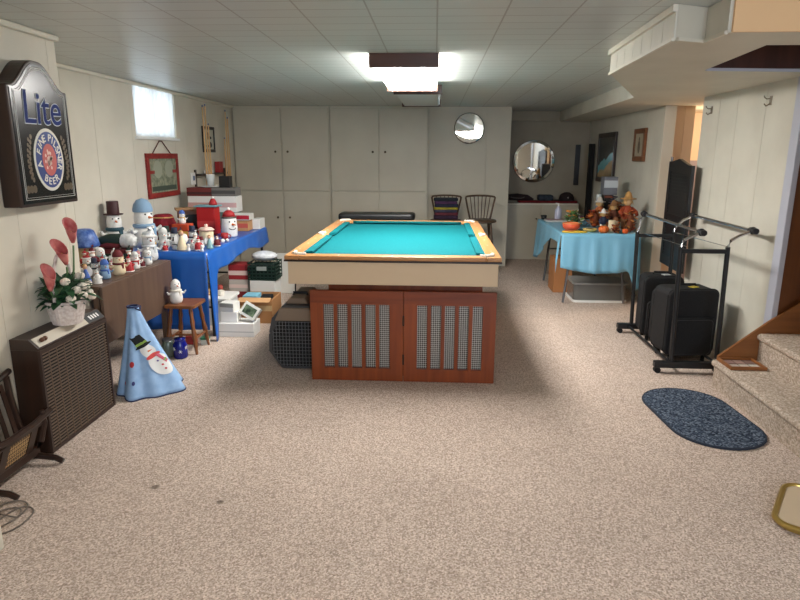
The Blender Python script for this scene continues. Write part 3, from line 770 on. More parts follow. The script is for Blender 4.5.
# ------------------------------------------------------------------ figurines
SN = nmat('snow_white_glaze', (222, 220, 214), (238, 236, 232), 25., .5)
GREYW = nmat('greyish_white', (190, 190, 184), (222, 222, 218), 30., .7)
ORANGE = mat((216, 108, 44), .5)
def snowman(label, x, y, z, h, hat=None, scarf=None, body=None, kind='top', rz=.75, arms=True, cat='snowman figurine', name='snowman_figurine', detail=True, fat=1., group=None):
    t = thing(name, label, cat, (x, y, z+.0005), rz, group)
    hb = h*(.80 if hat else .98)       # body height
    R = hb*.30*fat; r2 = hb*.22*fat
    prof = [(R*.75, 0), (R*.97, hb*.10), (R, hb*.24), (R*.9, hb*.40), (r2*.92, hb*.52), (r2*1.0, hb*.60), (r2*1.05, hb*.72), (r2*.95, hb*.86), (r2*.55, hb*.96), (.0005, hb)]
    MB().lathe(prof, n=18).build('body', body or SN, t, 'full')
    hz = hb*.74
    if scarf:
        s = MB(); s.torus((0, 0, hb*.53), r2*1.0, hb*.05, 18); s.box((r2*.55, -r2*1.05, hb*.40), (hb*.09, hb*.05, hb*.22), .3); s.build('scarf', scarf, t, True)
    if hat:
        m_ = MB()
        if kind == 'top': m_.lathe([(r2*1.35, hb*.90), (r2*1.38, hb*.925), (r2*.86, hb*.93), (r2*.84, h*.99), (r2*.80, h)], n=18)
        elif kind == 'beanie': m_.lathe([(r2*1.08, hb*.86), (r2*1.1, hb*.92), (r2*.95, hb*1.04), (r2*.6, hb*1.14), (.001, hb*1.18)], n=18)
        else: m_.tube([(0, 0, hb*.88), (0, 0, hb*1.0), (r2*.2, 0, hb*1.14), (r2*.75, -.1*r2, h*.97)], [r2*1.05, r2*.85, r2*.5, r2*.12], 12)
        m_.build('hat', hat, t, True)
        if kind == 'santa':
            MB().torus((0, 0, hb*.89), r2*1.0, hb*.045, 16).build('hat_trim', WHITE, t, True); MB().sph((r2*.85, -.1*r2, h*.96), hb*.06, 8).build('pompom', WHITE, t, True)
    n_ = MB(); n_.cyl((0, -r2*.9, hz), (0, -r2*1.9, hz-.01*hb), hb*.035, .0008, 8); n_.build('nose', ORANGE, t, True)
    if detail:
        for sx in (-1, 1): MB().sph((sx*r2*.4, -r2*.92, hz+hb*.07), hb*.022, 6).build('eye', BLACK, t, True)
        if arms:
            for sx in (-1, 1): MB().tube([(sx*R*.8, 0, hb*.42), (sx*R*1.25, -.1*R, hb*.40), (sx*R*1.5, -.3*R, hb*.50)], [hb*.06, hb*.05, hb*.03], 8).build('arm', body or SN, t, True)
    return t
SKIN = mat((214, 168, 140), .6)
def santa(label, x, y, z, h, coat, rz=.75, trim=None, cat='santa figurine', name='santa_figurine', hatc=None, beard=True, group=None, face=None):
    t = thing(name, label, cat, (x, y, z+.0005), rz, group); R = h*.26; tr = trim or WHITE
    MB().lathe([(R*.95, 0), (R, h*.05), (R*.95, h*.25), (R*.6, h*.52), (R*.35, h*.58)], n=16).build('robe', coat, t, 'full')
    MB().sph((0, 0, h*.66), (h*.11, h*.11, h*.12), 12).build('head', face or SKIN, t, True)
    if beard: MB().sph((0, -h*.06, h*.56), (h*.10, h*.075, h*.13), 10).build('beard', tr, t, True)
    MB().tube([(0, 0, h*.70), (0, 0, h*.82), (h*.03, 0, h*.92), (h*.08, -.01*h, h*.985)], [h*.115, h*.09, h*.05, h*.012], 12).build('hat', hatc or coat, t, True)
    q = MB(); q.torus((0, 0, h*.72), h*.11, h*.025, 16); q.torus((0, 0, h*.035), R*.97, h*.03, 18); q.build('fur_trim', tr, t, True)
    for sx in (-1, 1): MB().tube([(sx*R*.5, 0, h*.48), (sx*R*.95, -R*.35, h*.38), (sx*R*.6, -R*.8, h*.34)], [h*.06, h*.055, h*.045], 8).build('arm', coat, t, True)
    return t
def coney(label, x, y, z, h, robe, rz=.75, wings=None, hair=None, cat='angel figurine', name='angel_figurine'):
    t = thing(name, label, cat, (x, y, z+.0005), rz); R = h*.27
    MB().lathe([(R, 0), (R*1.02, h*.03), (R*.55, h*.45), (R*.3, h*.68), (R*.2, h*.74)], n=16).build('gown', robe, t, 'full')
    MB().sph((0, 0, h*.84), (h*.11, h*.11, h*.13), 12).build('head', SKIN, t, True)
    MB().sph((0, h*.025, h*.875), (h*.12, h*.11, h*.125), 12).build('hair', hair or mat((150, 106, 60), .6), t, True)
    if wings:
        for sx in (-1, 1): MB().sph((sx*h*.2, h*.09, h*.55), (h*.17, h*.02, h*.26), 10).build('wing', wings, t, True)
    return t
NAVY = mat((34, 42, 66), .7); RED = mat((168, 34, 38), .6); MAROON = mat((104, 26, 32), .7); DGREEN = mat((24, 46, 38), .7); BLUE = mat((60, 100, 178), .5); TEAL = mat((130, 168, 168), .6)
PINK = mat((204, 140, 140), .6); LBLUE = mat((132, 162, 190), .8); GOLD = mat((200, 160, 96), .5); CREAM = mat((226, 208, 172), .6)
B, U = .70, .735

# brown drop-leaf table
t = thing('drop_leaf_table', 'brown drop-leaf table with its leaf hanging, crowded with figurines', 'table', (-2.37, 4.12, 0))
MB().bb(-.305, .31, -.52, .50, B-.022, B).build('tabletop', W_BROWNY, t, bevel=.004)
MB().bb(.312, .332, -.52, .50, .33, B-.003).build('drop_leaf', W_BROWN, t, bevel=.004)
for sx in (-.27, .27):
    for sy in (-.47, .45): MB().bb(sx-.02, sx+.02, sy-.02, sy+.02, 0, B-.023).build('leg', W_BROWN, t, bevel=.003)
MB().bb(-.25, .25, -.45, -.43, .60, B-.023).bb(-.25, .25, .41, .43, .60, B-.023).build('apron', W_BROWN, t)
lt = thing('table_lamp', 'small cream lamp with a blue domed shade at the wall', 'lamp', (-2.56, 4.36, B+.0005))
MB().lathe([(.055, 0), (.065, .03), (.06, .09), (.05, .13), (.02, .14)], n=20).build('lamp_base', mat((216, 190, 140), .5), lt, 'full')
MB().lathe([(.1, .135), (.102, .15), (.09, .20), (.07, .25), (.05, .262), (.0005, .266)], n=24).build('lamp_shade', nmat('blue_mottled_shade', (40, 76, 150), (110, 140, 200), 30., .4), lt, 'full')
carton('dark green gift box holding up the lying stocking', (-2.42, 4.5), (.22, .14, .1), DGREEN, lid=MAROON, z=B+.0005, name='gift_box')
sk_ = thing('stocking', 'dark green and maroon stocking lying with white cuff', 'stocking', (-2.41, 4.51, .802), .1)
MB().tube([(-.135, -.02, .03), (-.12, -.01, .045), (-.04, 0, .06), (.04, 0, .058), (.075, 0, .05)], [.012, .035, .05, .052, .045], 12).build('sock', DGREEN, sk_, True)
MB().tube([(-.10, -.045, .02), (-.04, -.05, .025), (.05, -.05, .022)], [.012, .022, .018], 10).build('lining', MAROON, sk_, True)
MB().tube([(.06, 0, .055), (.12, -.01, .058), (.145, -.03, .05), (.165, -.04, .04)], [.05, .056, .046, .02], 12).build('cuff', nmat('white_fleece', (206, 206, 204), (232, 232, 230), 40., .9, .3), sk_, True)
santa('dark red figurine beside the blue-shaded lamp', -2.40, 4.16, B, .18, MAROON)
snowman('white snowman figurine in front of the lying stocking\'s toe', -2.425, 4.315, B, .14, None, TEAL, kind='beanie')
santa('white-robed figurine with pointed hat below the lying stocking', -2.325, 4.31, B, .135, SN)
snowman('blue figurine at the front left of the brown table', -2.145, 3.85, B, .14, BLUE, BLUE, body=LBLUE, kind='beanie')
snowman('cream bear-like snowman wearing a big maroon hat on brown table edge', -2.13, 4.0, B, .18, MAROON, MAROON, body=CREAM, kind='beanie')
santa('red santa figurine at the front edge of the brown table', -2.115, 4.11, B, .125, RED)
snowman('small white snowman right of the red santa on brown table', -2.12, 4.215, B, .135, GREYW, RED, kind='beanie')
snowman('white snowman at the right end of the brown table edge', -2.115, 4.40, B, .13, SN, LBLUE, kind='santa')
santa('dark green figurine behind the front row on brown table', -2.235, 4.36, B, .15, DGREEN)
snowman('pink-hatted little snowman behind the red santa', -2.215, 4.455, B, .10, PINK, MAROON, kind='beanie')
GLS = mat((206, 210, 210), .15, .0, .8, .35)
snowman('glassy silver snowman below the big stuffed snowman', -2.17, 4.555, B, .27, mat((206, 210, 214), .2), mat((196, 202, 208), .3), body=mat((214, 216, 218), .18), kind='santa', fat=.95)
santa('tiny white figurine leftmost on the brown table edge', -2.115, 3.70, B, .10, SN)
santa('tiny pink figurine behind the maroon-hatted snowman', -2.235, 4.10, B, .09, PINK)
santa('tiny maroon figurine between two white snowmen on brown table', -2.115, 4.31, B, .075, MAROON)
coney('white angel figurine behind the red santa on brown table', -2.26, 4.24, B, .13, SN, wings=SN)
snowman('white snowman with navy scarf behind the blue figurine', -2.27, 3.95, B, .12, NAVY, NAVY)
santa('maroon santa near the flower basket on brown table', -2.26, 3.80, B, .11, MAROON)
snowman('grey-white snowman near the wall corner behind the flowers', -2.36, 4.02, B, .15, RED, DGREEN, kind='santa')

santa('little red santa in the back row near the gift box', -2.50, 4.24, B, .14, RED)
coney('small white angel at the back beside the gift box', -2.605, 4.57, B, .16, SN, wings=SN)
snowman('cream snowman with red scarf left of the gift box', -2.50, 4.12, B, .12, DGREEN, RED, body=CREAM, kind='beanie')
coney('gold-haired blue angel behind the tiny white figurine', -2.20, 3.72, B, .12, BLUE, wings=SN, hair=GOLD)
snowman('little snowman in red top hat right of the maroon santa', -2.205, 3.93, B, .09, RED, None, kind='top')
snowman('tiny snowman with green scarf before the dark green figurine', -2.175, 4.29, B, .085, None, DGREEN)
coney('tiny cream angel left of the silver snowman', -2.28, 4.44, B, .11, CREAM, hair=MAROON)
santa('tiny gold-robed santa behind the red santa', -2.185, 4.17, B, .10, GOLD)
santa('white santa with red hat near the middle of brown table', -2.31, 4.125, B, .12, GREYW, hatc=RED)
# blue table
def drape(name, label, x0, x1, y0, y1, z, mt, near=None, side=None, sidex=None, far=None, cat='tablecloth', other=None):
    t = thing(name, label, cat, ((x0+x1)/2, (y0+y1)/2, z)); cx, cy = (x0+x1)/2, (y0+y1)/2
    n, m_ = 34, 46
    mb = MB()
    mb.grid([[(x0-cx+(x1-x0)*i/n, y0-cy+(y1-y0)*j/m_, .0025) for i in range(n+1)] for j in range(m_+1)])
    R = 10
    def strip(tops, drops, out, amp, fr, ph=0):
        rows = []
        for r in range(R+1):
            k = r/R; row = []
            for i, (p, d) in enumerate(zip(tops, drops)):
                s = i/(len(tops)-1)
                o = (.004 if k > 0 else 0)+k*(.012+amp*(1+math.sin(fr*s*2*PI+ph)+.5*math.sin(fr*2.3*s*2*PI+1))*min(1, d/.3))
                row.append((p[0]+out[0]*o, p[1]+out[1]*o, .0025-d*k))
            rows.append(row)
        mb.grid(rows)
    if near:
        tops = [(x0-cx+(x1-x0)*i/n, y0-cy) for i in range(n+1)]; strip(tops, [near(i/n) for i in range(n+1)], (0, -1), .012, 3)
    for sx, fn_ in ((sidex, side),)+((other,) if other else ()):
        if fn_:
            X = (x1 if sx > 0 else x0)-cx
            tops = [(X, y0-cy+(y1-y0)*j/m_) for j in range(m_+1)]; strip(tops, [fn_(j/m_) for j in range(m_+1)], (sx, 0), .010, 4, 1)
    if far:
        tops = [(x0-cx+(x1-x0)*i/n, y1-cy) for i in range(n+1)]; strip(tops, [far(i/n) for i in range(n+1)], (0, 1), .01, 3)
    mb.build('cloth', mt, t, smooth='full', weld=True, solid=.0012)
    return t
def plastic(name, c, r=.32):
    m = nmat(name, c, tuple(min(255, v+8) for v in c), 6., r, .25, (1, 1, .5), 2., .5)
    return m
def sm(a, b, k): k = max(0, min(1, (k-a)/(b-a))); return k*k*(3-2*k)
bt = thing('folding_table', 'folding table under the blue plastic cloth, black legs', 'table', (-2.24, 5.63, 0))
MB().bb(-.43, .43, -.88, .88, U-.03, U-.001).build('tabletop', OFFW, bt, bevel=.004)
for sx in (-.38, .40):
    for sy in (-.72, .83): MB().cyl((sx, sy, 0), (sx, sy, U-.031), .013, n=10).build('leg', BLACK, bt, True)
for sy in (-.72, .83): MB().cyl((-.38, sy, .25), (.40, sy, .25), .009, n=8).build('leg_brace', BLACK, bt, True)
drape('tablecloth', 'bright blue plastic tablecloth with figurines on it', -2.665, -1.80, 4.745, 6.52, U, plastic('blue_plastic', (28, 92, 178)),
      near=lambda s: .63, side=lambda s: .58*(1-sm(.02, .10, s))+.13+.05*math.sin(s*9)*s+.04*(1-s), sidex=1)
Z = U+.0045
snowman('big stuffed snowman with pale blue hat and scarf', -2.40, 4.98, Z, .43, LBLUE, LBLUE, kind='beanie', cat='plush snowman', name='plush_snowman', rz=1.1, fat=.95)
snowman('snowman wearing a black top hat with red crown against wall', -2.585, 4.855, Z, .39, mat((60, 22, 24), .6), mat((36, 72, 84), .7), fat=.8)
snowman('grey-white plush snowman at the blue table\'s near edge', -2.215, 4.91, Z, .19, GREYW, None, body=GREYW, kind='beanie', cat='plush snowman', name='plush_snowman')
santa('little red-and-white santa at the near edge of blue table', -2.155, 4.80, Z, .085, RED)
snowman('little cream snowman left of the little red santa', -2.24, 4.80, Z, .08, GOLD, None, body=CREAM, kind='beanie')
snowman('snowman with navy hat on the blue table', -2.155, 5.0, Z, .165, NAVY, RED)
coney('yellowish cream angel at the blue table\'s front row', -2.04, 4.86, Z, .16, CREAM, wings=SN, hair=GOLD)
snowman('navy-hatted snowman left of the lidded cream jar', -2.06, 5.14, Z, .165, NAVY, NAVY)
santa('figurine in a pale pointed hat beside the navy-hatted snowman', -1.975, 4.985, Z, .15, GREYW, trim=SN)
santa('red-and-white santa in the middle front of blue table', -1.905, 4.86, Z, .12, RED)
snowman('tiny white snowman left of the middle red santa', -1.965, 4.80, Z, .065, SN, None, kind='beanie', detail=False)
coney('pale teal angel in front of the lidded jar', -1.85, 4.965, Z, .11, TEAL, wings=SN)
santa('dark red santa at the right of the front figurines', -1.835, 5.10, Z, .11, MAROON)
snowman('tiny white snowman near the blue cloth corner', -1.85, 4.79, Z, .06, WHITE, None, kind='beanie', detail=False)
snowman('tiny green-hatted snowman behind the little red santa', -2.11, 4.885, Z, .10, DGREEN, DGREEN)
santa('small maroon figurine behind the yellowish angel', -2.09, 5.27, Z, .12, MAROON)
snowman('small grey snowman behind the pointed-hat figurine', -1.96, 5.28, Z, .11, GREYW, RED, kind='santa')
santa('little navy-robed santa behind the navy-hatted pair', -2.215, 5.26, Z, .14, NAVY)
snowman('white snowman with dark green scarf behind the plush snowman', -2.25, 5.06, Z, .17, DGREEN, DGREEN)
santa('grey-robed santa left of the middle red santa', -1.967, 4.885, Z, .09, GREYW, hatc=RED)
snowman('little snowman in maroon hat right of the middle red santa', -1.912, 4.945, Z, .10, MAROON, None)
for (x, y, r, lb) in ((-1.845, 5.27, .02, 'white snowball ornament right of the dark red santa'), (-1.835, 5.36, .015, 'smallest white ball ornament at the blue table edge')):
    o = MB().sph((0, 0, r), r, 12).build('ball_ornament', WHITE, smooth=True); o.location = (x, y, Z+.0005); tag(o, lb, 'ornament')
j = thing('lidded_jar', 'cream lidded jar with pink rim and knob', 'jar', (-1.945, 5.16, Z+.0005))
MB().lathe([(.05, 0), (.058, .01), (.060, .11), (.055, .125)], n=24).build('jar_body', CREAM, j, 'full')
MB().lathe([(.068, .1255), (.07, .132), (.045, .15), (.012, .156), (.016, .168), (.010, .178), (.0005, .18)], n=24).build('lid', mat((222, 190, 176), .4), j, 'full')
MB().torus((0, 0, .128), .066, .004).build('rim_band', mat((120, 60, 58), .5), j, True)
j = thing('snowman_canister', 'white snowman-face canister with a red domed lid', 'canister', (-1.93, 5.72, Z+.0005), .75)
MB().lathe([(.064, 0), (.072, .012), (.075, .09), (.068, .165), (.064, .175)], n=24).build('canister_body', SN, j, 'full')
MB().lathe([(.07, .1755), (.07, .188), (.062, .19)], n=24).build('rim_band', mat((92, 84, 78), .4), j, 'full')
MB().lathe([(.062, .1905), (.05, .225), (.025, .245), (.0005, .25)], n=20).build('lid', RED, j, 'full'); MB().sph((0, 0, .26), .016, 10).build('pompom', WHITE, j, True)
MB().cyl((0, -.07, .12), (.02, -.115, .115), .012, .001, 10).build('nose', ORANGE, j, True)
for sx in (-1, 1): MB().sph((sx*.026, -.066, .145), .007, 8).build('eye', BLACK, j, True)
MB().tube([(-.035, -.066, .085), (-.018, -.074, .075), (0, -.076, .072), (.018, -.074, .075), (.035, -.066, .085)], .004, 6).build('mouth', BLACK, j)
j = thing('red_cup', 'small red cup in front of the snowman-face canister', 'cup', (-1.905, 5.50, Z+.0005))
MB().lathe([(.028, 0), (.034, .06), (.03, .06), (.026, .01)], n=16).build('cup_body', RED, j, 'full'); MB().torus((.04, 0, .032), .018, .004, 14, Matrix.Rotation(PI/2, 4, 'X')).build('handle', RED, j, True)
j = thing('gift_bag', 'crimson fabric gift bag leaning behind the plush snowman', 'bag', (-2.465, 5.5, Z+.0005), .1)
MB().lathe([(.10, 0), (.115, .05), (.11, .14), (.085, .21), (.07, .225)], n=20, rib=5, ribd=.05).build('bag_body', nmat('crimson_velvet', (112, 14, 26), (144, 24, 38), 20., .8), j, 'full'); MB().torus((0, 0, .2), .088, .006).build('drawstring', GOLD, j, True)
carton('orange-red cube box under the blue-hatted snowman head', (-2.255, 5.42), (.145, .14, .15), mat((196, 70, 34), .5), z=Z+.0005, name='box', tape=(mat((226, 180, 90), .5), .35, .6))
snowman('small snowman in blue hat on the orange-red box', -2.255, 5.42, Z+.151, .13, BLUE, GOLD, kind='beanie')
j = thing('mantel_clock', 'brown wooden mantel clock case with dark glass front', 'clock', (-2.42, 6.02, Z+.0005), .5)
MB().bb(-.12, .12, -.05, .05, 0, .22).build('case', W_STOOL, j, bevel=.006); MB().bb(-.14, .14, -.06, .06, .2205, .245).build('top_board', mat((160, 118, 74), .5), j, bevel=.004); MB().bb(-.06, .06, -.054, -.0505, .04, .18).build('glass_front', mat((40, 44, 40), .2), j)
carton('large bright red box with teal top on the blue table', (-2.19, 5.90), (.17, .16, .265), mat((176, 26, 26), .5), lid=None, z=Z+.0005, tape=(mat((196, 60, 56), .5), .3, .5))
o = MB().bb(-.11, .11, -.09, .09, 0, .012).build('book', mat((120, 168, 176), .5), bevel=.002); o.location = (-2.19, 5.90, Z+.267); tag(o, 'thin teal book lying on the large red box', 'book')
j = thing('santa_hat', 'small red santa hat on the teal book', 'hat', (-2.15, 5.93, Z+.28)); MB().lathe([(.04, 0), (.038, .02), (.02, .055), (.0005, .065)], n=16).build('crown', RED, j, 'full'); MB().sph((.0, 0, .07), .013, 8).build('pompom', WHITE, j, True)
carton('tan printed box at the back right of blue table', (-1.965, 6.22), (.17, .17, .11), mat((190, 140, 92), .6), z=Z+.0005, tape=(mat((190, 84, 70), .6), .3, .7))
carton('red-and-white flat box stacked on the tan box', (-1.955, 6.21), (.19, .17, .062), mat((216, 214, 206), .5), z=Z+.111, tape=(mat((170, 26, 44), .5), .15, .8))
carton('white box at the far right corner of blue table', (-1.85, 6.415), (.085, .19, .105), mat((222, 220, 214), .5), z=Z+.0005)
for lb, x, d, z0, c, tp in (('brown bottom box of the left stack by the cues', -2.42, .26, 0, (92, 74, 60), None), ('white box in the left stack by the cues', -2.42, .25, .176, (220, 214, 206), ((196, 150, 140), .3, .6)), ('dark red patterned box topping the left stack by the cues', -2.42, .26, .338, (110, 40, 36), ((70, 30, 28), .2, .5))):
    carton(lb, (x, 6.40), (d, .21, (.175, .161, .085)[(0, .176, .338).index(z0)]), mat(c, .6), z=Z+.0005+z0, tape=(mat(tp[0], .6), tp[1], tp[2]) if tp else None)
for lb, x, d, z0, c, tp in (('teal bottom box of the right stack by the cabinets', -2.165, .22, 0, (84, 116, 106), None), ('white box in the right stack by the cabinets', -2.16, .25, .176, (226, 224, 220), ((210, 170, 168), .3, .6)), ('grey patterned box topping the right stack by the cabinets', -2.165, .245, .338, (112, 108, 104), ((70, 68, 66), .3, .7))):
    carton(lb, (x, 6.39), (d, .2, (.175, .161, .085)[(0, .176, .338).index(z0)]), mat(c, .6), z=Z+.0005+z0, tape=(mat(tp[0], .6), tp[1], tp[2]) if tp else None)
zt = Z+.0005+.338+.086
j = thing('plastic_cup', 'translucent white cup on top of the stacked boxes', 'cup', (-2.33, 6.40, zt+.0135)); MB().lathe([(.032, 0), (.045, .115), (.042, .115), (.029, .005)], n=18).build('cup_body', mat((214, 216, 214), .3, 0, .5, .2), j, 'full'); MB().torus((0, 0, .115), .0435, .003).build('rim', WHITE, j, True)
o = MB().lathe([(.08, 0), (.105, .008), (.105, .012), (.075, .006)], n=24).build('plate', WHITE, smooth=True); o.location = (-2.33, 6.40, zt); tag(o, 'white plate under the cup on the stacked boxes', 'plate')
carton('black box standing on top of the grey patterned box', (-2.17, 6.40), (.11, .1, .115), BLACK, z=zt)

# things under and beside the blue table
carton('long white carton on the floor in front of the blue table', (-1.645, 4.99), (.30, .2, .115), WHITE, z=0.0005, tape=(mat((190, 190, 186), .5), .35, .42))
carton('white box stacked on the long white carton', (-1.715, 4.99), (.14, .13, .09), WHITE, z=.1165, rz=.05)
carton('small open white box on top of the white box stack', (-1.72, 4.99), (.125, .115, .075), mat((226, 224, 218), .5), z=.2075, rz=-.2, tape=(mat((160, 158, 150), .6), .5, .9))
j = thing('box', 'white box with green picture tilted on the long carton', 'box', (-1.545, 4.99, .150), -.25)
MB().box((0, 0, .05), (.15, .05, .12), 0, None, -.5, .45).build('carton', mat((220, 220, 212), .5), j, bevel=.003)
M = Matrix.Translation((0, 0, .05)) @ Matrix.Rotation(.45, 4, 'Y') @ Matrix.Rotation(-.5, 4, 'X')
MB().box((0, -.0256, 0), (.11, .001, .075), M=M).build('printed_picture', nmat('green_print', (28, 50, 34), (120, 140, 110), 22., .5), j)
MB().box((0, 0, -.005), (.05, .12, .05)).build('inner_box', mat((40, 40, 40), .7), j) if False else None
j = thing('cardboard_box', 'open brown cardboard box full of odds and ends', 'box', (-1.60, 5.50, .0005)); KR = mat((176, 128, 82), .8)
q = MB(); q.bb(-.15, .15, -.17, .17, 0, .01); q.bb(-.15, .15, -.17, -.163, .0102, .22); q.bb(-.15, .15, .163, .17, .0102, .22); q.bb(-.15, -.143, -.1628, .1628, .0102, .22); q.bb(.143, .15, -.1628, .1628, .0102, .22)
q.build('carton', KR, j); f_ = MB().box((0, -.205, .225), (.29, .09, .004), 0, None, .25).build('flap', mat((190, 146, 100), .8), j)
MB().bb(-.1505, .1505, -.1715, -.1702, .115, .165).build('tape', mat((206, 176, 130), .4), j)
carton('black box sticking out of the cardboard box', (-1.53, 5.47), (.10, .12, .22), BLACK, z=.0112, rz=.1)
carton('teal-and-white boxed toy leaning in the cardboard box', (-1.67, 5.47), (.13, .16, .23), mat((120, 176, 196), .5), z=.0112, tape=(WHITE, .5, .9))
o = MB().sph((0, 0, .045), .045, 14).build('ball_ornament', mat((170, 70, 70), .4), smooth=True); o.location = (-1.68, 5.60, .0112); tag(o, 'dull red ball behind the teal toy box', 'ornament')
j = thing('storage_bin', 'white plastic storage bin beneath the blue table', 'bin', (-1.97, 5.38, .0005))
MB().prism(rrect(.3, .3, .03), lambda u, v, k: (u, v, k), 0, .225).build('bin_body', mat((206, 208, 206), .4), j, bevel=.004); MB().prism(rrect(.33, .33, .03), lambda u, v, k: (u, v, k), .226, .25).build('lid', WHITE, j, bevel=.004)
for (x, y, r, h, c, lb) in ((-2.03, 5.36, .03, .06, (190, 150, 100), 'tan figurine pot on the white storage bin'), (-1.92, 5.35, .035, .05, (222, 214, 200), 'white cup on the white storage bin'), (-1.97, 5.47, .03, .07, (150, 60, 50), 'rust red pot on the white storage bin')):
    o = MB().lathe([(r*.7, 0), (r, h*.4), (r*.9, h*.9), (r*.6, h)], n=14).build('pot', mat(c, .6), smooth=True); o.location = (x, y, .2515); tag(o, lb, 'pot')
carton('white carton under the green basket beneath the table', (-1.69, 6.02), (.25, .26, .28), mat((216, 214, 208), .6), z=.0005)
j = thing('plastic_crate', 'dark green plastic basket on a white carton', 'crate', (-1.69, 6.02, .2815))
DG = mat((22, 50, 40), .5); q = MB(); q.bb(-.14, .14, -.13, .13, 0, .01)
for k in range(5):
    z = .03+.035*k
    for a in ((-.14, .14, -.13, -.122), (-.14, .14, .122, .13), (-.14, -.132, -.122, .122), (.132, .14, -.122, .122)): q.bb(*a, z-.006, z+.006)
for k in range(8):
    x = -.136+.272*k/7
    for y in (-.13, .124): q.bb(x-.004, x+.004, y, y+.006, .0102, .18)
q.build('basket_body', DG, j); MB().bb(-.05, .05, -.136, -.1305, .10, .14).build('handle', mat((150, 156, 150), .4), j, bevel=.004)
MB().bb(-.12, .12, -.115, .115, .0105, .15).build('liner', mat((20, 34, 30), .9), j)
for k, (c, z0, h, lb) in enumerate((((120, 30, 36), 0, .16, 'dark red bottom box of the stack below blue table'), ((190, 180, 170), .161, .12, 'pale middle box of the stack below blue table'), ((150, 34, 40), .282, .15, 'red top box of the stack below blue table'))):
    carton(lb, (-1.94, 6.02), (.19, .2, h), mat(c, .6), z=.0005+z0, tape=(mat((226, 200, 190), .6), .3, .6))
j = thing('game_board', 'white board with black edges leaning at the table end', 'board', (-1.615, 6.585, .0005), -.15)
MB().box((0, 0, .225), (.2, .018, .44), 0, None, -.04).build('panel', mat((222, 220, 212), .5), j); MB().box((-.104, 0, .225), (.008, .022, .44), 0, None, -.04).build('edge_strip', BLACK, j); MB().box((.104, 0, .225), (.008, .022, .44), 0, None, -.04).build('edge_strip', BLACK, j)
# white bag bundled on top of the crate
o = MB().sph((0, 0, .05), (.13, .11, .05), 14).build('cloth_bundle', nmat('white_plastic_bag', (190, 192, 194), (224, 226, 228), 18., .5, .5), smooth=True); o.location = (-1.69, 6.02, .46); tag(o, 'crumpled white bag on the dark green basket', 'bag')

# stool with plush, jars
t = thing('wooden_stool', 'small turned-leg wooden stool holding a white plush snowman', 'stool', (-1.915, 4.535, 0))
MB().prism(rrect(.24, .27, .03), lambda u, v, k: (u, v, k), .36, .385).build('seat', W_STOOL, t, bevel=.006)
for sx in (-1, 1):
    for sy in (-1, 1):
        a = Vector((sx*.075, sy*.09, .359)); b = Vector((sx*.115, sy*.125, .001)); n = 10
        rr_ = [.012, .016, .013, .018, .013, .017, .02, .014, .016, .012, .010]
        MB().tube([a+(b-a)*i/n for i in range(n+1)], rr_, 10).build('leg', W_STOOL, t, True)
    MB().tube([(sx*.102, -.11, .12), (sx*.102, .11, .12)], .009, 8).build('stretcher', W_STOOL, t, True)
MB().tube([(-.1, 0, .12), (.1, 0, .12)], .009, 8).build('stretcher', W_STOOL, t, True)
snowman('white plush snowman sitting on the wooden stool', -1.965, 4.50, .3855, .19, None, OFFW, cat='plush snowman', name='plush_snowman', fat=.85)
j = thing('glass_jar', 'cobalt blue jar with white snowflakes under the stool', 'jar', (-1.895, 4.335, .0005))
MB().lathe([(.045, 0), (.052, .01), (.052, .105), (.042, .125), (.04, .145), (.044, .15)], n=24).build('jar_body', mat((22, 30, 120), .15), j, 'full')
q = MB()
for a0, z in ((-1.2, .06), (-.3, .085), (.6, .05), (-2.1, .08)):
    for k in range(3):
        c = Vector((.053*math.cos(a0), .053*math.sin(a0), z)); tn = Vector((-math.sin(a0), math.cos(a0), 0)); v = tn*math.cos(k*PI/3)+Vector((0, 0, 1))*math.sin(k*PI/3)
        q.cyl(c-v*.014, c+v*.014, .0016, n=5)
q.build('snowflake', WHITE, j)
j = thing('glass_jar', 'clear glass jar with greenish contents under the stool', 'jar', (-2.0, 4.36, .0005)); MB().lathe([(.042, 0), (.046, .01), (.046, .09), (.036, .11), (.036, .125)], n=20).build('jar_body', mat((150, 168, 156), .1, 0, .5, .6), j, 'full'); MB().cyl((0, 0, .1255), (0, 0, .14), .038, n=18).build('lid', STEEL, j, True)
carton('flat red packet on the floor behind the stool', (-1.94, 4.668), (.09, .03, .07), mat((150, 40, 40), .6), z=.0005)
carton('small green-topped box below the blue cloth corner', (-1.83, 4.675), (.06, .05, .06), mat((206, 210, 200), .6), lid=mat((50, 110, 80), .5), z=.0005)

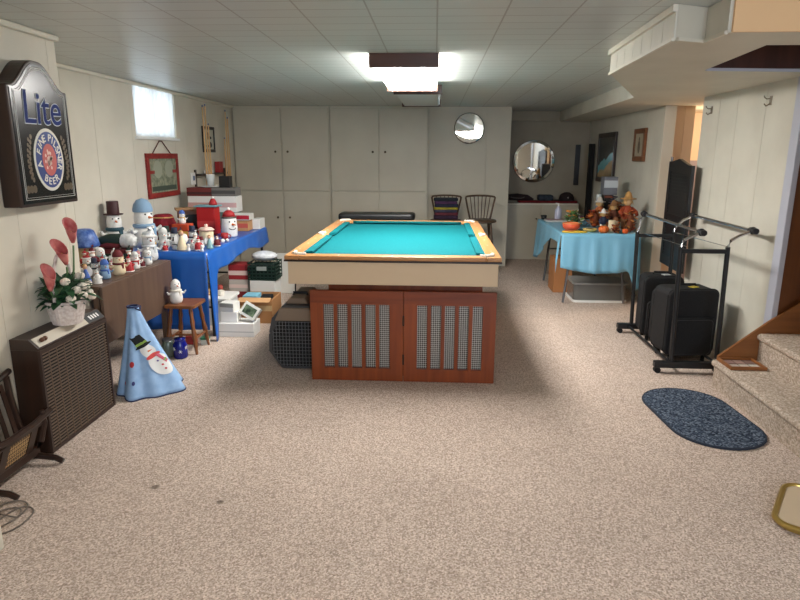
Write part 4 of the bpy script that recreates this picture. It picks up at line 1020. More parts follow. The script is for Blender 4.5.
# snowman tree skirt draped as a cone
def skirt():
    ax, ay, zt = -1.905, 3.70, .55
    t = thing('tree_skirt', 'light blue felt tree skirt with snowman hung as a cone', 'tree skirt', (ax, ay, 0))
    def base(a):
        r = .215+.06*math.cos(a-.5)+.022*math.cos(5*a+.6)+.014*math.cos(9*a)
        x, y = r*math.cos(a), r*math.sin(a)
        return max(x, -.105), y
    def S(a, k, off=0.):
        bx_, by_ = base(a); kk = k**1.15
        r0 = .032
        x = r0*math.cos(a)*(1-kk)+bx_*kk; y = r0*math.sin(a)*(1-kk)+by_*kk
        p = Vector((x, y, zt*(1-k)+.004))
        return p+Vector((math.cos(a), math.sin(a), .4)).normalized()*off
    na = 96
    LB = nmat('light_blue_felt', (146, 180, 220), (160, 192, 228), 24., .9, .1, spec=.1)
    body = MB().grid([[S(2*PI*i/na, k/24) for i in range(na+1)] for k in range(25)]).build('felt_cone', LB, t, smooth='full', weld=True, solid=.003)
    NV = mat((36, 46, 84), .8)
    MB().tube([S(2*PI*i/na, 1.) for i in range(na)], .005, 6, True).build('hem_binding', NV, t, True)
    MB().tube([S(2*PI*i/24, .0, .002) for i in range(24)], .006, 6, True).build('top_binding', NV, t, True)
    MB().tube([S(0, 0)+Vector((.0, -.02, 0)), Vector((.03, -.03, zt+.0)), Vector((.045, -.0, zt-.02)), Vector((.035, .03, zt+.002))], .0045, 6).build('tie_cord', NV, t, True)
    def patch(name, poly, a0, k0, rot, m, off):
        mb = MB(); c, s = math.cos(rot), math.sin(rot)
        def pt(u, v, sc):
            u, v = (u*sc, v*sc); u2, v2 = u*c-v*s, u*s+v*c
            k = k0-v2/.62; R_ = max(.05, .25*max(.05, k)); return S(a0+u2/R_, k, off)
        cu_ = (sum(p[0] for p in poly)/len(poly), sum(p[1] for p in poly)/len(poly))
        rows = []
        for r in range(6):
            f = r/5; rows.append([pt(cu_[0]+(p[0]-cu_[0])*f, cu_[1]+(p[1]-cu_[1])*f, 1) for p in poly+[poly[0]]])
        mb.grid(rows); return mb.build(name, m, body, smooth='full')
    a0 = -.47
    A = .42
    W_ = mat((228, 228, 226), .9)
    patch('snowman_body', ell(0, -.075, .062, .08, 24), a0, .55, A, W_, .006)
    patch('snowman_body', ell(0, .035, .042, .05, 24), a0, .55, A, W_, .0065)
    patch('snowman_hat', [(-.04, .075), (.04, .075), (.036, .15), (-.032, .155)], a0, .55, A, mat((26, 28, 30), .9), .0075)
    patch('snowman_hat', ell(0, .078, .055, .01, 16), a0, .55, A, mat((26, 28, 30), .9), .0078)
    patch('snowman_hat_band', [(-.039, .088), (.039, .088), (.038, .104), (-.037, .104)], a0, .55, A, mat((140, 170, 80), .9), .009)
    patch('snowman_scarf', ell(0, -.005, .046, .014, 16), a0, .55, A, mat((206, 74, 70), .9), .008)
    patch('snowman_scarf', [(.012, -.005), (.034, -.01), (.05, -.08), (.026, -.085)], a0, .55, A, mat((196, 90, 110), .9), .0085)
    patch('snowman_scarf', [(.045, -.055), (.048, -.068), (.027, -.072), (.024, -.06)], a0, .55, A, mat((120, 170, 90), .9), .0092)
    for (u, v, c) in ((.0, -.05, (80, 60, 140)), (.004, -.085, (200, 50, 60)), (.0, -.115, (200, 50, 60))): patch('button', ell(u, v, .006, .006, 10), a0, .55, A, mat(c, .8), .0085)
    patch('nose', [(-.004, .04), (.03, .03), (-.004, .028)], a0, .55, A, ORANGE, .0088)
    for (a, k, c, r) in ((-1.35, .62, (190, 50, 50), .02), (-1.3, .82, (60, 60, 120), .014), (-1.75, .85, (190, 60, 60), .012)): patch('motif', ell(0, 0, r*.7, r, 12), a, k, 0, mat(c, .9), .006)
skirt()

# ------------------------------------------------------------------ back: mirrors, stools, textiles
MIR = mat((232, 232, 228), .03, 1.)
def round_mirror(label, x, y, z, R, tilt, bev):
    t = thing('round_mirror', label, 'mirror', (x, y, z)); M = Matrix.Rotation(PI/2+tilt, 4, 'X')
    MB().lathe([(R, 0), (R, .010), (R-bev, .016)], n=48, M=M).build('bevelled_glass', MIR, t)
    MB().lathe([(R+.004, -.004), (R+.004, .006), (R, .006)], n=48, M=M).build('backing', BLACKR, t)
    return t
rm = round_mirror('small round mirror on the panelled wall, reflecting the light', .445, YB+.168, 1.845, .195, -.0225, .01); rm.rotation_euler = (0, 0, -.117)
round_mirror('large round mirror on the dark alcove back wall', 1.45, 9.376, 1.415, .30, .02, .035)
def barstool(x, y, rz, label):
    t = thing('bar_stool', label, 'stool', (x, y, 0), rz)
    MB().lathe([(.14, .66), (.19, .665), (.2, .68), (.19, .697), (.05, .70)], n=28).build('seat', W_CHAIR, t, 'full')
    top = [(.19*math.cos(a)*1.0, .12+.05*math.sin(a), .97+.02*math.sin(a)) for a in [PI*i/12 for i in range(13)]]
    MB().tube([(.13, .1, .695), (.165, .12, .85)]+top+[(-.165, .12, .85), (-.13, .1, .695)], .012, 8).build('back_bow', W_CHAIR, t, True)
    for i in range(6):
        k = -1+2*i/5; MB().cyl((k*.09, .13, .70), (k*.13, .15, .985), .006, n=8).build('spindle', W_CHAIR, t, True)
    for sx in (-1, 1):
        for sy in (-1, 1): MB().cyl((sx*.11, sy*.11, .66), (sx*.18, sy*.18, .001), .015, .012, 10).build('leg', W_CHAIR, t, True)
    MB().torus((0, 0, .25), .215, .009, 24).build('foot_ring', W_CHAIR, t, True)
    return t
st1 = barstool(.60, 7.95, PI, 'empty spindle-back bar stool by the panelled wall')
st1.rotation_euler = (0, 0, .05)
dup(st1, (.15, 7.95, 0), -.05, 'spindle-back bar stool loaded with folded textiles')
zz = .703
for i, (c, lb, h) in enumerate((((60, 40, 60), 'plum bottom cloth of the folded stack on stool', .05), ((110, 50, 60), 'dull red cloth second in the folded stack', .035), ((64, 66, 84), 'grey-blue cloth low in the folded stack', .035), ((176, 160, 50), 'bright yellow cloth in the folded stack', .03), ((40, 44, 66), 'navy cloth above the yellow one', .04), ((80, 50, 84), 'purple cloth near the top of the stack', .035), ((34, 40, 48), 'dark cloth topping the folded stack', .04))):
    o = MB().prism(rrect(.31-.01*(i % 3), .17, .03), lambda u, v, k: (u, v, k), 0, h).build('folded_cloth', nmat('cloth_%d' % i, c, tuple(int(v*.8) for v in c), 30., .9), bevel=.012)
    o.location = (.15+.006*math.sin(i*2), 7.94, zz); zz += h+.0005; tag(o, lb, 'folded cloth', 'folded cloths stacked on the bar stool')
t = thing('padded_bench', 'long black padded top just beyond the far rail', 'bench', (-.63, 6.85, 0))
MB().prism(rrect(.84, .3, .05), lambda u, v, k: (u, v, k), .80, .872).build('padded_top', BLACK, t, bevel=.02)
for sx in (-.36, .36):
    for sy in (-.1, .1): MB().bb(sx-.02, sx+.02, sy-.02, sy+.02, 0, .80).build('leg', BLACK, t)
# alcove counter
t = thing('alcove_counter', 'cream low cupboard with shelf top in the alcove', 'cabinet', (1.56, 9.28, 0))
MB().bb(-.555, .53, -.16, .118, 0, .80).build('body', CABP, t)
MB().bb(-.555, .53, -.175, .118, .801, .822).build('countertop', OFFW, t, bevel=.003)
for a, b in ((-.54, -.01), (.005, .515)):
    d = MB().bb(a, b, -.176, -.161, .06, .77).build('door', CABP, t, bevel=.003)
    MB().sph(((b-.06) if a < -.1 else a+.06, -.184, .60), (.012, .01, .012), 10).build('knob', mat((92, 80, 62), .35, .7), d, True)
o = MB().prism(rrect(.85, .2, .02), lambda u, v, k: (u, v, k), 0, .03).build('folded_blanket', nmat('dark_red_blanket', (96, 22, 28), (122, 32, 38), 20., .9), bevel=.008); o.location = (1.66, 9.27, .8225); tag(o, 'dark red blanket folded flat on the alcove counter', 'blanket')
j = thing('duffel_bag', 'long black bag lying at the left of the alcove counter', 'bag', (1.22, 9.26, .853)); MB().tube([(-.19, 0, .03), (-.15, 0, .045), (0, 0, .05), (.15, 0, .04), (.24, 0, .015)], [.01, .04, .05, .042, .012], 12).build('bag_body', mat((34, 18, 22), .8), j, True); MB().tube([(-.1, -.045, .05), (-.05, -.07, .04), (.05, -.07, .035), (.1, -.045, .05)], .006).build('strap', mat((90, 86, 84), .7), j)
o = MB().prism(rrect(.22, .16, .03), lambda u, v, k: (u, v, k), 0, .085).build('folded_jeans', nmat('faded_blue', (34, 42, 54), (52, 62, 74), 25., .9), bevel=.025); o.location = (1.63, 9.27, .853); tag(o, 'dark blue folded garment on the red blanket', 'folded clothes')
j = thing('cap', 'dark rounded cap with a pale badge on the blanket', 'cap', (1.94, 9.26, .853)); MB().lathe([(.11, 0), (.112, .03), (.09, .09), (.04, .12), (.0005, .125)], n=20).build('crown', mat((30, 16, 18), .8), j, 'full'); MB().sph((-.1, -.06, .012), (.1, .08, .01), 12).build('brim', mat((30, 16, 18), .8), j, True); MB().sph((0, -.105, .05), (.012, .006, .012), 8).build('badge', mat((150, 140, 130), .5), j, True)
o = MB().bb(-.035, .035, -.012, .012, -.29, .29).build('wall_plaque', mat((22, 18, 18), .4), bevel=.004); o.location = (2.085, 9.385, 1.365); tag(o, 'narrow black vertical strip on the alcove back wall', 'plaque')
j = thing('folded_screen', 'tall black folded screen standing in the alcove\'s right corner', 'screen', (2.195, 9.02, .0005))
for k in range(3): MB().bb(-.03+.022*k, -.012+.022*k, -.05, .05, 0, 1.66).build('panel', BLACKR, j, bevel=.002)
# right wall pictures
def sea():
    m = bpy.data.materials.new('landscape_print'); m.use_nodes = True; nt = m.node_tree; N = nt.nodes; L = nt.links; b = N['Principled BSDF']
    tc = N.new('ShaderNodeTexCoord'); sp = N.new('ShaderNodeSeparateXYZ'); L.new(tc.outputs['Object'], sp.inputs[0])
    nz = N.new('ShaderNodeTexNoise'); nz.inputs['Scale'].default_value = 6.; L.new(tc.outputs['Object'], nz.inputs['Vector'])
    ad = N.new('ShaderNodeMath'); ad.operation = 'MULTIPLY_ADD'; ad.inputs[1].default_value = .12; L.new(nz.outputs['Fac'], ad.inputs[0])
    tilt = N.new('ShaderNodeMath'); tilt.operation = 'MULTIPLY_ADD'; tilt.inputs[1].default_value = .25; L.new(sp.outputs[1], tilt.inputs[0]); L.new(sp.outputs[2], tilt.inputs[2])
    L.new(tilt.outputs[0], ad.inputs[2])
    mr = N.new('ShaderNodeMapRange'); mr.inputs[1].default_value = -.25; mr.inputs[2].default_value = .35; L.new(ad.outputs[0], mr.inputs[0])
    cr = N.new('ShaderNodeValToRGB'); e = cr.color_ramp.elements; cr.color_ramp.interpolation = 'LINEAR'
    e[0].position = 0; e[0].color = (*lin((96, 84, 62)), 1); e[1].position = 1; e[1].color = (*lin((40, 42, 42)), 1)
    for p_, c in ((.22, (190, 160, 112)), (.30, (176, 156, 112)), (.33, (96, 170, 180)), (.48, (120, 190, 198)), (.51, (46, 60, 60)), (.7, (62, 58, 54))): k = e.new(p_); k.color = (*lin(c), 1)
    L.new(mr.outputs[0], cr.inputs[0]); L.new(cr.outputs[0], b.inputs['Base Color']); b.inputs['Roughness'].default_value = .25
    return m
framed('framed_picture', 'large dark-framed seascape on the right wall', XR, 7.98, 8.80, 1.16, 1.79, .06, W_DARK, sea(), -1, .03)
t, p, d, w, h = framed('framed_picture', 'small brown-framed portrait print nearest on the right wall', XR, 6.89, 7.26, 1.44, 1.79, .055, W_STOOL, mat((176, 164, 140), .6), -1, .03)
MB().prism(ell(0, -.02, .04, .07, 16), fn, d-.001, d-.0002).prism(ell(0, .06, .02, .025, 12), fn, d-.001, d-.0002).build('printed_figure', mat((110, 96, 78), .6), t)
# coat hooks on the white wall
def hook(y, label):
    t = thing('coat_hook', label, 'hook', (XR-.001, y, 1.865)); HM = mat((150, 140, 126), .35, .7)
    MB().bb(-.006, -.0005, -.014, .014, -.03, .03).build('back_plate', HM, t, bevel=.002)
    MB().tube([(-.006, 0, .014), (-.03, 0, .01), (-.045, 0, .02), (-.05, 0, .032)], .004).build('upper_prong', HM, t, True)
    MB().tube([(-.006, 0, -.02), (-.03, 0, -.035), (-.045, 0, -.02)], .005).build('lower_prong', HM, t, True)
hook(5.37, 'coat hook nearer the doorway on the white wall'); hook(4.46, 'coat hook nearer the stairs on the white wall')
# louvered cafe door
def cafe():
    a = Vector((2.165, 5.40)); b = Vector((2.21, 6.04)); d = b-a; L_ = d.length
    t = thing('cafe_door', 'black louvered swing door panel standing open at the doorway', 'door', (a.x, a.y, 0), math.atan2(d.y, d.x))
    z0, z1 = .50, 1.42; f = MB()
    f.bb(0, .07, -.014, .014, z0, z1); f.bb(L_-.07, L_, -.014, .014, z0, z1+.03); f.bb(.07, L_-.07, -.014, .014, z0, z0+.09)
    f.prism([(.07, z1-.08), (L_-.07, z1-.06), (L_-.07, z1+.03), (L_*.55, z1+.055), (.07, z1)], lambda u, v, k: (u, k, v), -.014, .014)
    f.bb(.07, L_-.07, -.014, .014, .93, .98); f.build('door_frame', BLACK, t)
    l_ = MB()
    for i in range(26):
        z = z0+.1+.03*i
        if .94 < z < .97 or z > z1-.055: continue
        l_.box((L_/2, 0, z), (L_-.14, .012, .036), 0, None, .25)
    l_.build('louvers', BLACK, t)
    MB().cyl((L_-.03, 0, z1+.031), (L_-.03, 0, z1+.07), .012, n=10).build('hinge_pin', STEEL, t, True)
cafe()

# ------------------------------------------------------------------ right table with autumn decorations
R = .74
t = thing('folding_table', 'folding table under the light blue cloth, grey metal legs', 'table', (1.66, 6.93, 0))
MB().bb(-.38, .38, -.71, .71, R-.03, R-.001).build('tabletop', OFFW, t, bevel=.004)
for sy in (-.58, .58):
    for sx in (-1, 1): MB().tube([(sx*.24, sy, R-.031), (sx*.26, sy, .45), (sx*.31, sy-.05, .0135)], .0125, 10).build('leg', STEEL, t, True)
    MB().cyl((-.27, sy-.01, .40), (.27, sy-.01, .40), .010, n=8).build('leg_brace', STEEL, t, True)
    MB().tube([(0, sy, .40), (0, sy*.35, R-.035)], .008).build('diagonal_strut', STEEL, t, True)
drape('tablecloth', 'light blue plastic tablecloth with autumn decorations on it', 1.275, 2.05, 6.21, 7.65, R, plastic('light_blue_plastic', (118, 178, 206), .3),
      near=lambda s: .34+.06*math.sin(3*s)+.22*sm(.86, 1., s)-.05*(s < .0), side=lambda s: .10+.30*(1-sm(0, .05, s))+.36*sm(.25, .95, s), sidex=-1, other=(1, lambda s: .58-.3*sm(0, .3, s)))
t = thing('storage_tub', 'clear grey storage tub with white lid under the blue cloth', 'tub', (1.745, 6.56, .0005))
MB().prism(rrect(.54, .38, .04), lambda u, v, k: (u, v, k), .0, .19).build('tub_body', mat((120, 120, 116), .25, 0, .5, .25), t, bevel=.006); MB().prism(rrect(.57, .41, .04), lambda u, v, k: (u, v, k), .1905, .21).build('lid', mat((150, 150, 146), .4), t, bevel=.004); MB().prism(rrect(.56, .40, .04), lambda u, v, k: (u, v, k), .001, .025).build('base_rim', WHITE, t)
carton('brown cardboard box under the far blue-clothed table', (1.45, 7.0), (.2, .32, .38), mat((168, 112, 66), .8), z=.0005)
Z = R+.0045
AUT = [(176, 84, 34), (140, 52, 26), (196, 130, 60), (110, 70, 36), (150, 100, 50), (92, 44, 28)]
def leafpile(label, x, y, z, rx, ry, h, cols, n=60, seed=1, basket=None, name='leaf_arrangement', cat='decoration'):
    t = thing(name, label, cat, (x, y, z+.0005)); rnd = random.Random(seed)
    if basket: MB().lathe([(rx*.6, 0), (rx*.85, h*.3), (rx*.8, h*.3), (rx*.5, .01)], n=20, rib=10, ribd=.03).build('basket', basket, t, 'full')
    mbs = [MB() for _ in cols]
    for i in range(n):
        k = rnd.randrange(len(cols)); a = rnd.uniform(0, 2*PI); r = math.sqrt(rnd.random()); zz = rnd.uniform(.12 if not basket else .3, .9)*h
        sh = math.sqrt(max(.1, 1-(zz/h-.35)**2*1.6)); p = Vector((rx*r*sh*math.cos(a), ry*r*sh*math.sin(a), zz))
        l = rnd.uniform(.035, .06); d = Vector((math.cos(a), math.sin(a), rnd.uniform(-.4, .9))).normalized(); s_ = d.cross(Vector((rnd.uniform(-.4, .4), rnd.uniform(-.4, .4), 1))).normalized(); up_ = s_.cross(d)
        pts = [p-d*l*.5, p-d*l*.1+s_*l*.45, p+d*l*.05+s_*l*.2, p+d*l*.25+s_*l*.38, p+d*l*.55, p+d*l*.25-s_*l*.38, p+d*l*.05-s_*l*.2, p-d*l*.1-s_*l*.45]
        c = mbs[k].b.verts.new(p+up_*l*.12); vs = [mbs[k].b.verts.new(q) for q in pts]
        for m_ in range(8): mbs[k].b.faces.new((c, vs[m_], vs[(m_+1) % 8]))
    MB().sph((0, 0, h*.42), (rx*.6, ry*.6, h*.42), 12).build('core', mat(tuple(int(v*.6) for v in cols[0]), .8), t, True)
    for c, m_ in zip(cols, mbs):
        o = m_.build('leaves', mat(c, .6), t, solid=.0015); o['kind'] = 'stuff'
    return t
def pumpkin(label, x, y, z, r, h, c=(214, 104, 36)):
    t = thing('pumpkin', label, 'pumpkin', (x, y, z+.0005))
    prof = [(r*.25, h*.06), (r*.6, 0), (r*.92, h*.2), (r, h*.45), (r*.9, h*.72), (r*.55, h*.92), (r*.15, h*.86)]
    MB().lathe(prof, n=48, rib=9, ribd=.06).build('shell', mat(c, .5), t, 'full'); MB().tube([(0, 0, h*.85), (0, 0, h*1.05), (r*.2, 0, h*1.2)], [r*.14, r*.1, r*.08], 8).build('stem', mat((96, 84, 48), .7), t, True)
def scarecrow(label, x, y, z, h, shirt, trousers, hat, rz=.5, name='scarecrow_figurine'):
    t = thing(name, label, 'scarecrow figurine', (x, y, z+.0005), rz)
    for sx in (-1, 1): MB().tube([(sx*h*.07, 0, h*.34), (sx*h*.08, -h*.02, h*.15), (sx*h*.09, -h*.05, h*.02)], [h*.075, h*.065, h*.055], 10).build('leg', trousers, t, True)
    MB().lathe([(h*.13, h*.28), (h*.16, h*.36), (h*.15, h*.5), (h*.1, h*.6), (h*.05, h*.64)], n=16).build('shirt', shirt, t, 'full')
    for sx in (-1, 1): MB().tube([(sx*h*.1, 0, h*.56), (sx*h*.22, -h*.05, h*.47), (sx*h*.2, -h*.14, h*.40)], [h*.06, h*.05, h*.045], 8).build('arm', shirt, t, True)
    MB().sph((0, 0, h*.74), (h*.11, h*.105, h*.12), 12).build('head', mat((216, 180, 132), .8), t, True)
    MB().lathe([(h*.21, h*.80), (h*.2, h*.82), (h*.11, h*.825), (h*.07, h*.95), (h*.02, h)], n=18).build('hat', hat, t, 'full')
    q = MB(); rnd = random.Random(3)
    for i in range(14):
        a = rnd.uniform(0, 2*PI); q.cyl((h*.1*math.cos(a), h*.1*math.sin(a), h*.8), (h*.15*math.cos(a), h*.15*math.sin(a), h*.67), .002, n=5)
    q.build('straw_hair', mat((206, 166, 88), .8), t)
    return t
STRAW = mat((176, 132, 76), .8); BRN2 = mat((122, 76, 44), .8); RUST = mat((150, 62, 30), .7)
j = thing('serving_board', 'yellow and orange oval board at the table\'s near edge', 'board', (1.42, 6.29, Z+.0005)); MB().prism(ell(0, 0, .125, .06, 32), lambda u, v, k: (u, v, k), 0, .014).build('board_body', mat((226, 186, 60), .5), j, bevel=.004); MB().prism(ell(-.06, 0, .05, .045, 24), lambda u, v, k: (u, v, k), .0142, .018).build('painted_patch', mat((206, 110, 44), .5), j)
j = thing('oval_dish', 'pale yellow oval dish beside the orange bowl', 'dish', (1.595, 6.38, Z+.0005)); MB().lathe([(.045, 0), (.07, .02), (.075, .03), (.066, .026), (.035, .008)], n=28).build('dish_body', mat((224, 192, 110), .5), j, 'full'); MB().sph((0, 0, .02), (.048, .048, .012), 12).build('dried_filling', mat((90, 76, 30), .8), j, True)
j = thing('bowl', 'orange-red bowl on the light blue cloth', 'bowl', (1.42, 6.46, Z+.0005)); MB().lathe([(.05, 0), (.085, .03), (.09, .075), (.082, .075), (.05, .02)], n=24).build('bowl_body', mat((212, 86, 52), .5), j, 'full'); MB().torus((0, 0, .075), .086, .005).build('rim', mat((228, 150, 90), .5), j, True)
leafpile('green and white floral arrangement behind the orange bowl', 1.50, 6.76, Z, .10, .1, .2, [(66, 110, 54), (214, 214, 200), (110, 140, 70), (200, 130, 50)], 80, 5, name='floral_arrangement')
leafpile('orange autumn leaf arrangement left of the scarecrow', 1.735, 6.78, Z, .08, .09, .2, [AUT[0], AUT[1], (206, 120, 50)], 70, 6)
scarecrow('tall orange and white scarecrow at the back of table', 1.86, 7.1, Z, .31, mat((190, 108, 60), .8), mat((190, 186, 176), .8), mat((206, 200, 188), .7))
scarecrow('scarecrow with dark navy top and cream trousers in the middle', 1.735, 6.45, Z, .23, NAVY, OFFW, GREYW)
leafpile('reddish leaf bunch between the navy-topped and brown scarecrows', 1.80, 6.60, Z, .045, .045, .2, [AUT[1], AUT[0], AUT[4]], 50, 14)
pumpkin('small orange pumpkin below the navy-topped scarecrow', 1.705, 6.285, Z, .05, .075)
j = thing('pillar_candle', 'cream pillar candle among the autumn figurines', 'candle', (1.80, 6.34, Z+.0005)); MB().cyl((0, 0, 0), (0, 0, .12), .036, n=24).build('wax', CREAM, j, True); MB().cyl((0, 0, .12), (0, 0, .132), .0015, n=6).build('wick', BLACK, j)
snowman('pale round-headed figurine right of the cream candle', 1.86, 6.43, Z, .155, BRN2, RUST, body=CREAM, kind='beanie', name='figurine', cat='figurine')
leafpile('brown leafy garland along the near right of table', 1.82, 6.262, Z, .03, .025, .085, [AUT[1], AUT[5], AUT[2]], 40, 8, name='leaf_garland')
scarecrow('big brown hooded scarecrow at the right, tallest on the table', 2.0, 6.54, Z, .40, RUST, BRN2, STRAW, .2)
scarecrow('brown scarecrow left of the tallest one', 1.905, 6.70, Z, .30, mat((104, 58, 40), .8), BRN2, mat((130, 92, 54), .8), .4)
leafpile('rust-coloured leaf spray beside the tallest scarecrow', 1.975, 6.33, Z, .06, .06, .24, AUT[:4], 60, 9)
pumpkin('orange pumpkin at the near right corner of table', 1.905, 6.238, Z, .028, .05, (222, 92, 30))
leafpile('brown wicker cornucopia full of leaves behind the scarecrows', 1.98, 6.87, Z, .08, .10, .30, AUT, 90, 10, basket=mat((120, 84, 48), .8), name='cornucopia')
carton('grey-green box behind the scarecrows against the wall', (2.01, 7.25), (.16, .2, .16), mat((112, 122, 112), .6), z=Z+.0005)
carton('black box stacked on the grey-green box', (1.98, 7.25), (.1, .14, .16), BLACK, z=Z+.162, tape=(mat((120, 60, 40), .5), .8, .95))
carton('grey box topping the stack by the seascape', (1.99, 7.25), (.15, .15, .2), mat((112, 114, 122), .5), z=Z+.323, tape=(mat((190, 196, 200), .5), .4, .8))
leafpile('purple-grey glittery tree figure beside the black box', 2.0, 7.08, Z, .04, .045, .36, [(84, 76, 90), (110, 100, 112), (70, 62, 72)], 70, 12, name='glitter_tree')
snowman('silvery figure in front of the grey box stack', 1.87, 7.20, Z, .33, GLS, None, body=mat((150, 152, 156), .25, .5), kind='top', fat=.6, arms=False, name='figurine', cat='figurine')
j = thing('tray', 'white tray at the far left of the light blue cloth', 'tray', (1.43, 7.36, Z+.0005)); MB().prism(rrect(.24, .22, .03), lambda u, v, k: (u, v, k), 0, .02).build('tray_body', mat((190, 190, 186), .4), j, bevel=.004); MB().prism(rrect(.2, .18, .03), lambda u, v, k: (u, v, k), .0202, .024).build('liner', mat((150, 120, 118), .6), j)
j = thing('pump_bottle', 'pale lavender pump bottle on the white tray', 'bottle', (1.46, 7.38, Z+.025)); MB().lathe([(.04, 0), (.042, .01), (.04, .11), (.018, .135), (.016, .15)], n=18).build('bottle_body', mat((172, 172, 190), .3), j, 'full'); MB().tube([(0, 0, .15), (0, 0, .18), (-.035, 0, .185)], .006).build('pump', WHITE, j, True)
j = thing('cup', 'small dark cup at the far left corner of cloth', 'cup', (1.33, 7.57, Z+.0005)); MB().lathe([(.03, 0), (.036, .05), (.032, .05), (.026, .008)], n=16).build('cup_body', BLACK, j, 'full')
o = MB().prism(rrect(.2, .16, .03), lambda u, v, k: (u, v, k), 0, .06).build('folded_cloth', nmat('plum_cloth', (62, 44, 60), (86, 62, 78), 20., .9), bevel=.02); o.location = (1.68, 7.47, Z+.0005); tag(o, 'plum folded cloth at the back of the light blue table', 'folded cloth')

# ------------------------------------------------------------------ garment rack and suitcases
def rack():
    t = thing('garment_rack', 'black garment rack with chrome rails standing over the suitcases', 'garment rack', (1.85, 4.75, 0)); cx, cy = 1.85, 4.75
    N_ = dict(yn=4.24, yf=5.25)
    def endf(y, xl, xr, k1, k2, zb):
        for x in (xl, xr): MB().tube([(x+.02-cx, y-cy, .07), (x-cx, y-cy, zb+.03)], .016, 10).build('post', BLACK, t, True)
        MB().bb(xl-.0-cx, xr-cx, y-.014-cy, y+.014-cy, zb-.014, zb+.014).build('cross_bar', BLACK, t, bevel=.003)
        b = MB().bb(xl-.10-cx, xr+.05-cx, y-.028-cy, y+.028-cy, .04, .085).build('base_bar', BLACK, t, bevel=.008)
        for x in (xl-.075, xr+.03): MB().cyl((x-cx, y-.02-cy, .022), (x-cx, y+.02-cy, .022), .0218, n=14).build('caster', BLACKR, t, True)
        for x, kk in ((xl, k1), (xr, k2)):
            p = [(x-cx, y-cy, zb+.03), (x+.015-cx, y-cy, zb+.075), (x+(kk[0]-x)*.45-cx, y-cy, zb+(kk[1]-zb)*.75), (kk[0]-cx, y-cy, kk[1])]
            MB().tube(p, .011, 10).build('curved_arm', CHROME, t, True)
            MB().sph((kk[0]-cx, y-cy, kk[1]), .026, 12).cyl((kk[0]-cx, y-.045-cy, kk[1]), (kk[0]-cx, y+.035-cy, kk[1]), .02, n=14).build('end_knob', BLACK, t, True)
    kA, kB = (1.80, 1.0), (2.135, 1.015)
    endf(4.24, 1.675, 1.985, kA, kB, .872); endf(5.25, 1.705, 2.0, (1.745, 1.03), (2.145, 1.02), .85)
    for a, b in (((1.80, 4.24, 1.0), (1.745, 5.25, 1.03)), ((2.135, 4.24, 1.015), (2.145, 5.25, 1.02))):
        MB().cyl((a[0]-cx, a[1]-cy, a[2]), (b[0]-cx, b[1]-cy, b[2]), .012, n=10).build('hanging_rail', CHROME, t, True)
    for x in (1.72, 2.0): MB().cyl((x-cx, 4.24-cy, .90), (x-cx, 5.25-cy, .88), .0025, n=6).build('wire_brace', CHROME, t, True)
    for x in (1.70, 2.02): MB().cyl((x-cx, 4.268-cy, .062), (x-cx, 5.222-cy, .062), .010, n=8).build('base_tube', BLACK, t, True)
rack()
def suitcase(label, x, y, w, d, h, rz=0., tagc=None, pocket=True):
    t = thing('suitcase', label, 'suitcase', (x, y, 0), rz)
    FB = nmat('black_nylon', (16, 16, 18), (24, 24, 26), 90., .75, .1)
    pr = lambda u, v, k: (u, k, v+h/2+.04)
    MB().prism(rrect(w, h-.04, .05), pr, -d/2, d/2).build('shell', FB, t, bevel=.012)
    MB().prism(rrect(w-.06, h*.55, .03), lambda u, v, k: (u, k, v+h*.38), -d/2-.03, -d/2-.0005).build('front_pocket', FB, t, bevel=.01)
    MB().tube([(u, -d/2+.02, v+h/2+.04) for u, v in rrect(w+.004, h-.036, .05)], .005, 6, True).build('piping', BLACKR, t, True)
    z_ = MB().tube([(u, -d/2-.031, v+h*.38) for u, v in rrect(w-.09, h*.55-.03, .03)], .0022, 6, True).build('zip', mat((60, 60, 62), .4, .5), t)
    MB().tube([(-.07, 0, h+.018), (-.06, 0, h+.04), (.06, 0, h+.04), (.07, 0, h+.018)], .009).build('top_handle', BLACKR, t, True)
    for sx in (-1, 1): MB().cyl((sx*(w/2-.06)-.012, d/2-.03, .022), (sx*(w/2-.06)+.012, d/2-.03, .022), .021, n=14).build('wheel', BLACKR, t, True); MB().cyl((sx*(w/2-.06), -d/2+.03, .0), (sx*(w/2-.06), -d/2+.03, .042), .014, n=10).build('foot', BLACKR, t, True)
    if tagc: MB().box((w*.1, -.02, h+.024), (.06, .05, .004), .4).build('luggage_tag', mat(tagc, .6), t)
suitcase('large black suitcase nearest inside the garment rack', 1.895, 4.60, .38, .24, .53, .12, (196, 170, 60))
suitcase('black suitcase at the back of the garment rack', 1.88, 5.09, .30, .22, .53, -.1, (190, 190, 190))
suitcase('middle black suitcase between the two in the rack', 1.90, 4.828, .33, .09, .47, .03)

# ------------------------------------------------------------------ mat, stairs items, tray at the right edge
def stadium(L_, W_, n=18):
    r = W_/2; out = []
    for i in range(n+1): a = -PI/2+PI*i/n; out.append((L_/2-r+r*math.cos(a), r*math.sin(a)))
    for i in range(n+1): a = PI/2+PI*i/n; out.append((-L_/2+r+r*math.cos(a), r*math.sin(a)))
    return out
m_ = thing('floor_mat', 'dark blue oval mat on the carpet at the stairs', 'mat', (1.588, 3.475, .0005), -1.50)
MB().prism(stadium(.85, .49), lambda u, v, k: (u, v, k), 0, .012).build('pile', MATBLUE, m_, bevel=.004)
MB().tube([(u, v, .006) for u, v in stadium(.855, .495)], .007, 6, True).build('bound_edge', mat((36, 44, 58), .9), m_, True)
j = thing('picture_tray', 'brown framed tray of small pictures on the first step', 'tray', (2.0, 3.885, .1855), .0)
q = MB()
for a in ((-.115, .11, -.1, -.085), (-.115, .11, .085, .1), (-.115, -.1, -.085, .085), (.095, .11, -.085, .085)): q.bb(*a, 0, .022)
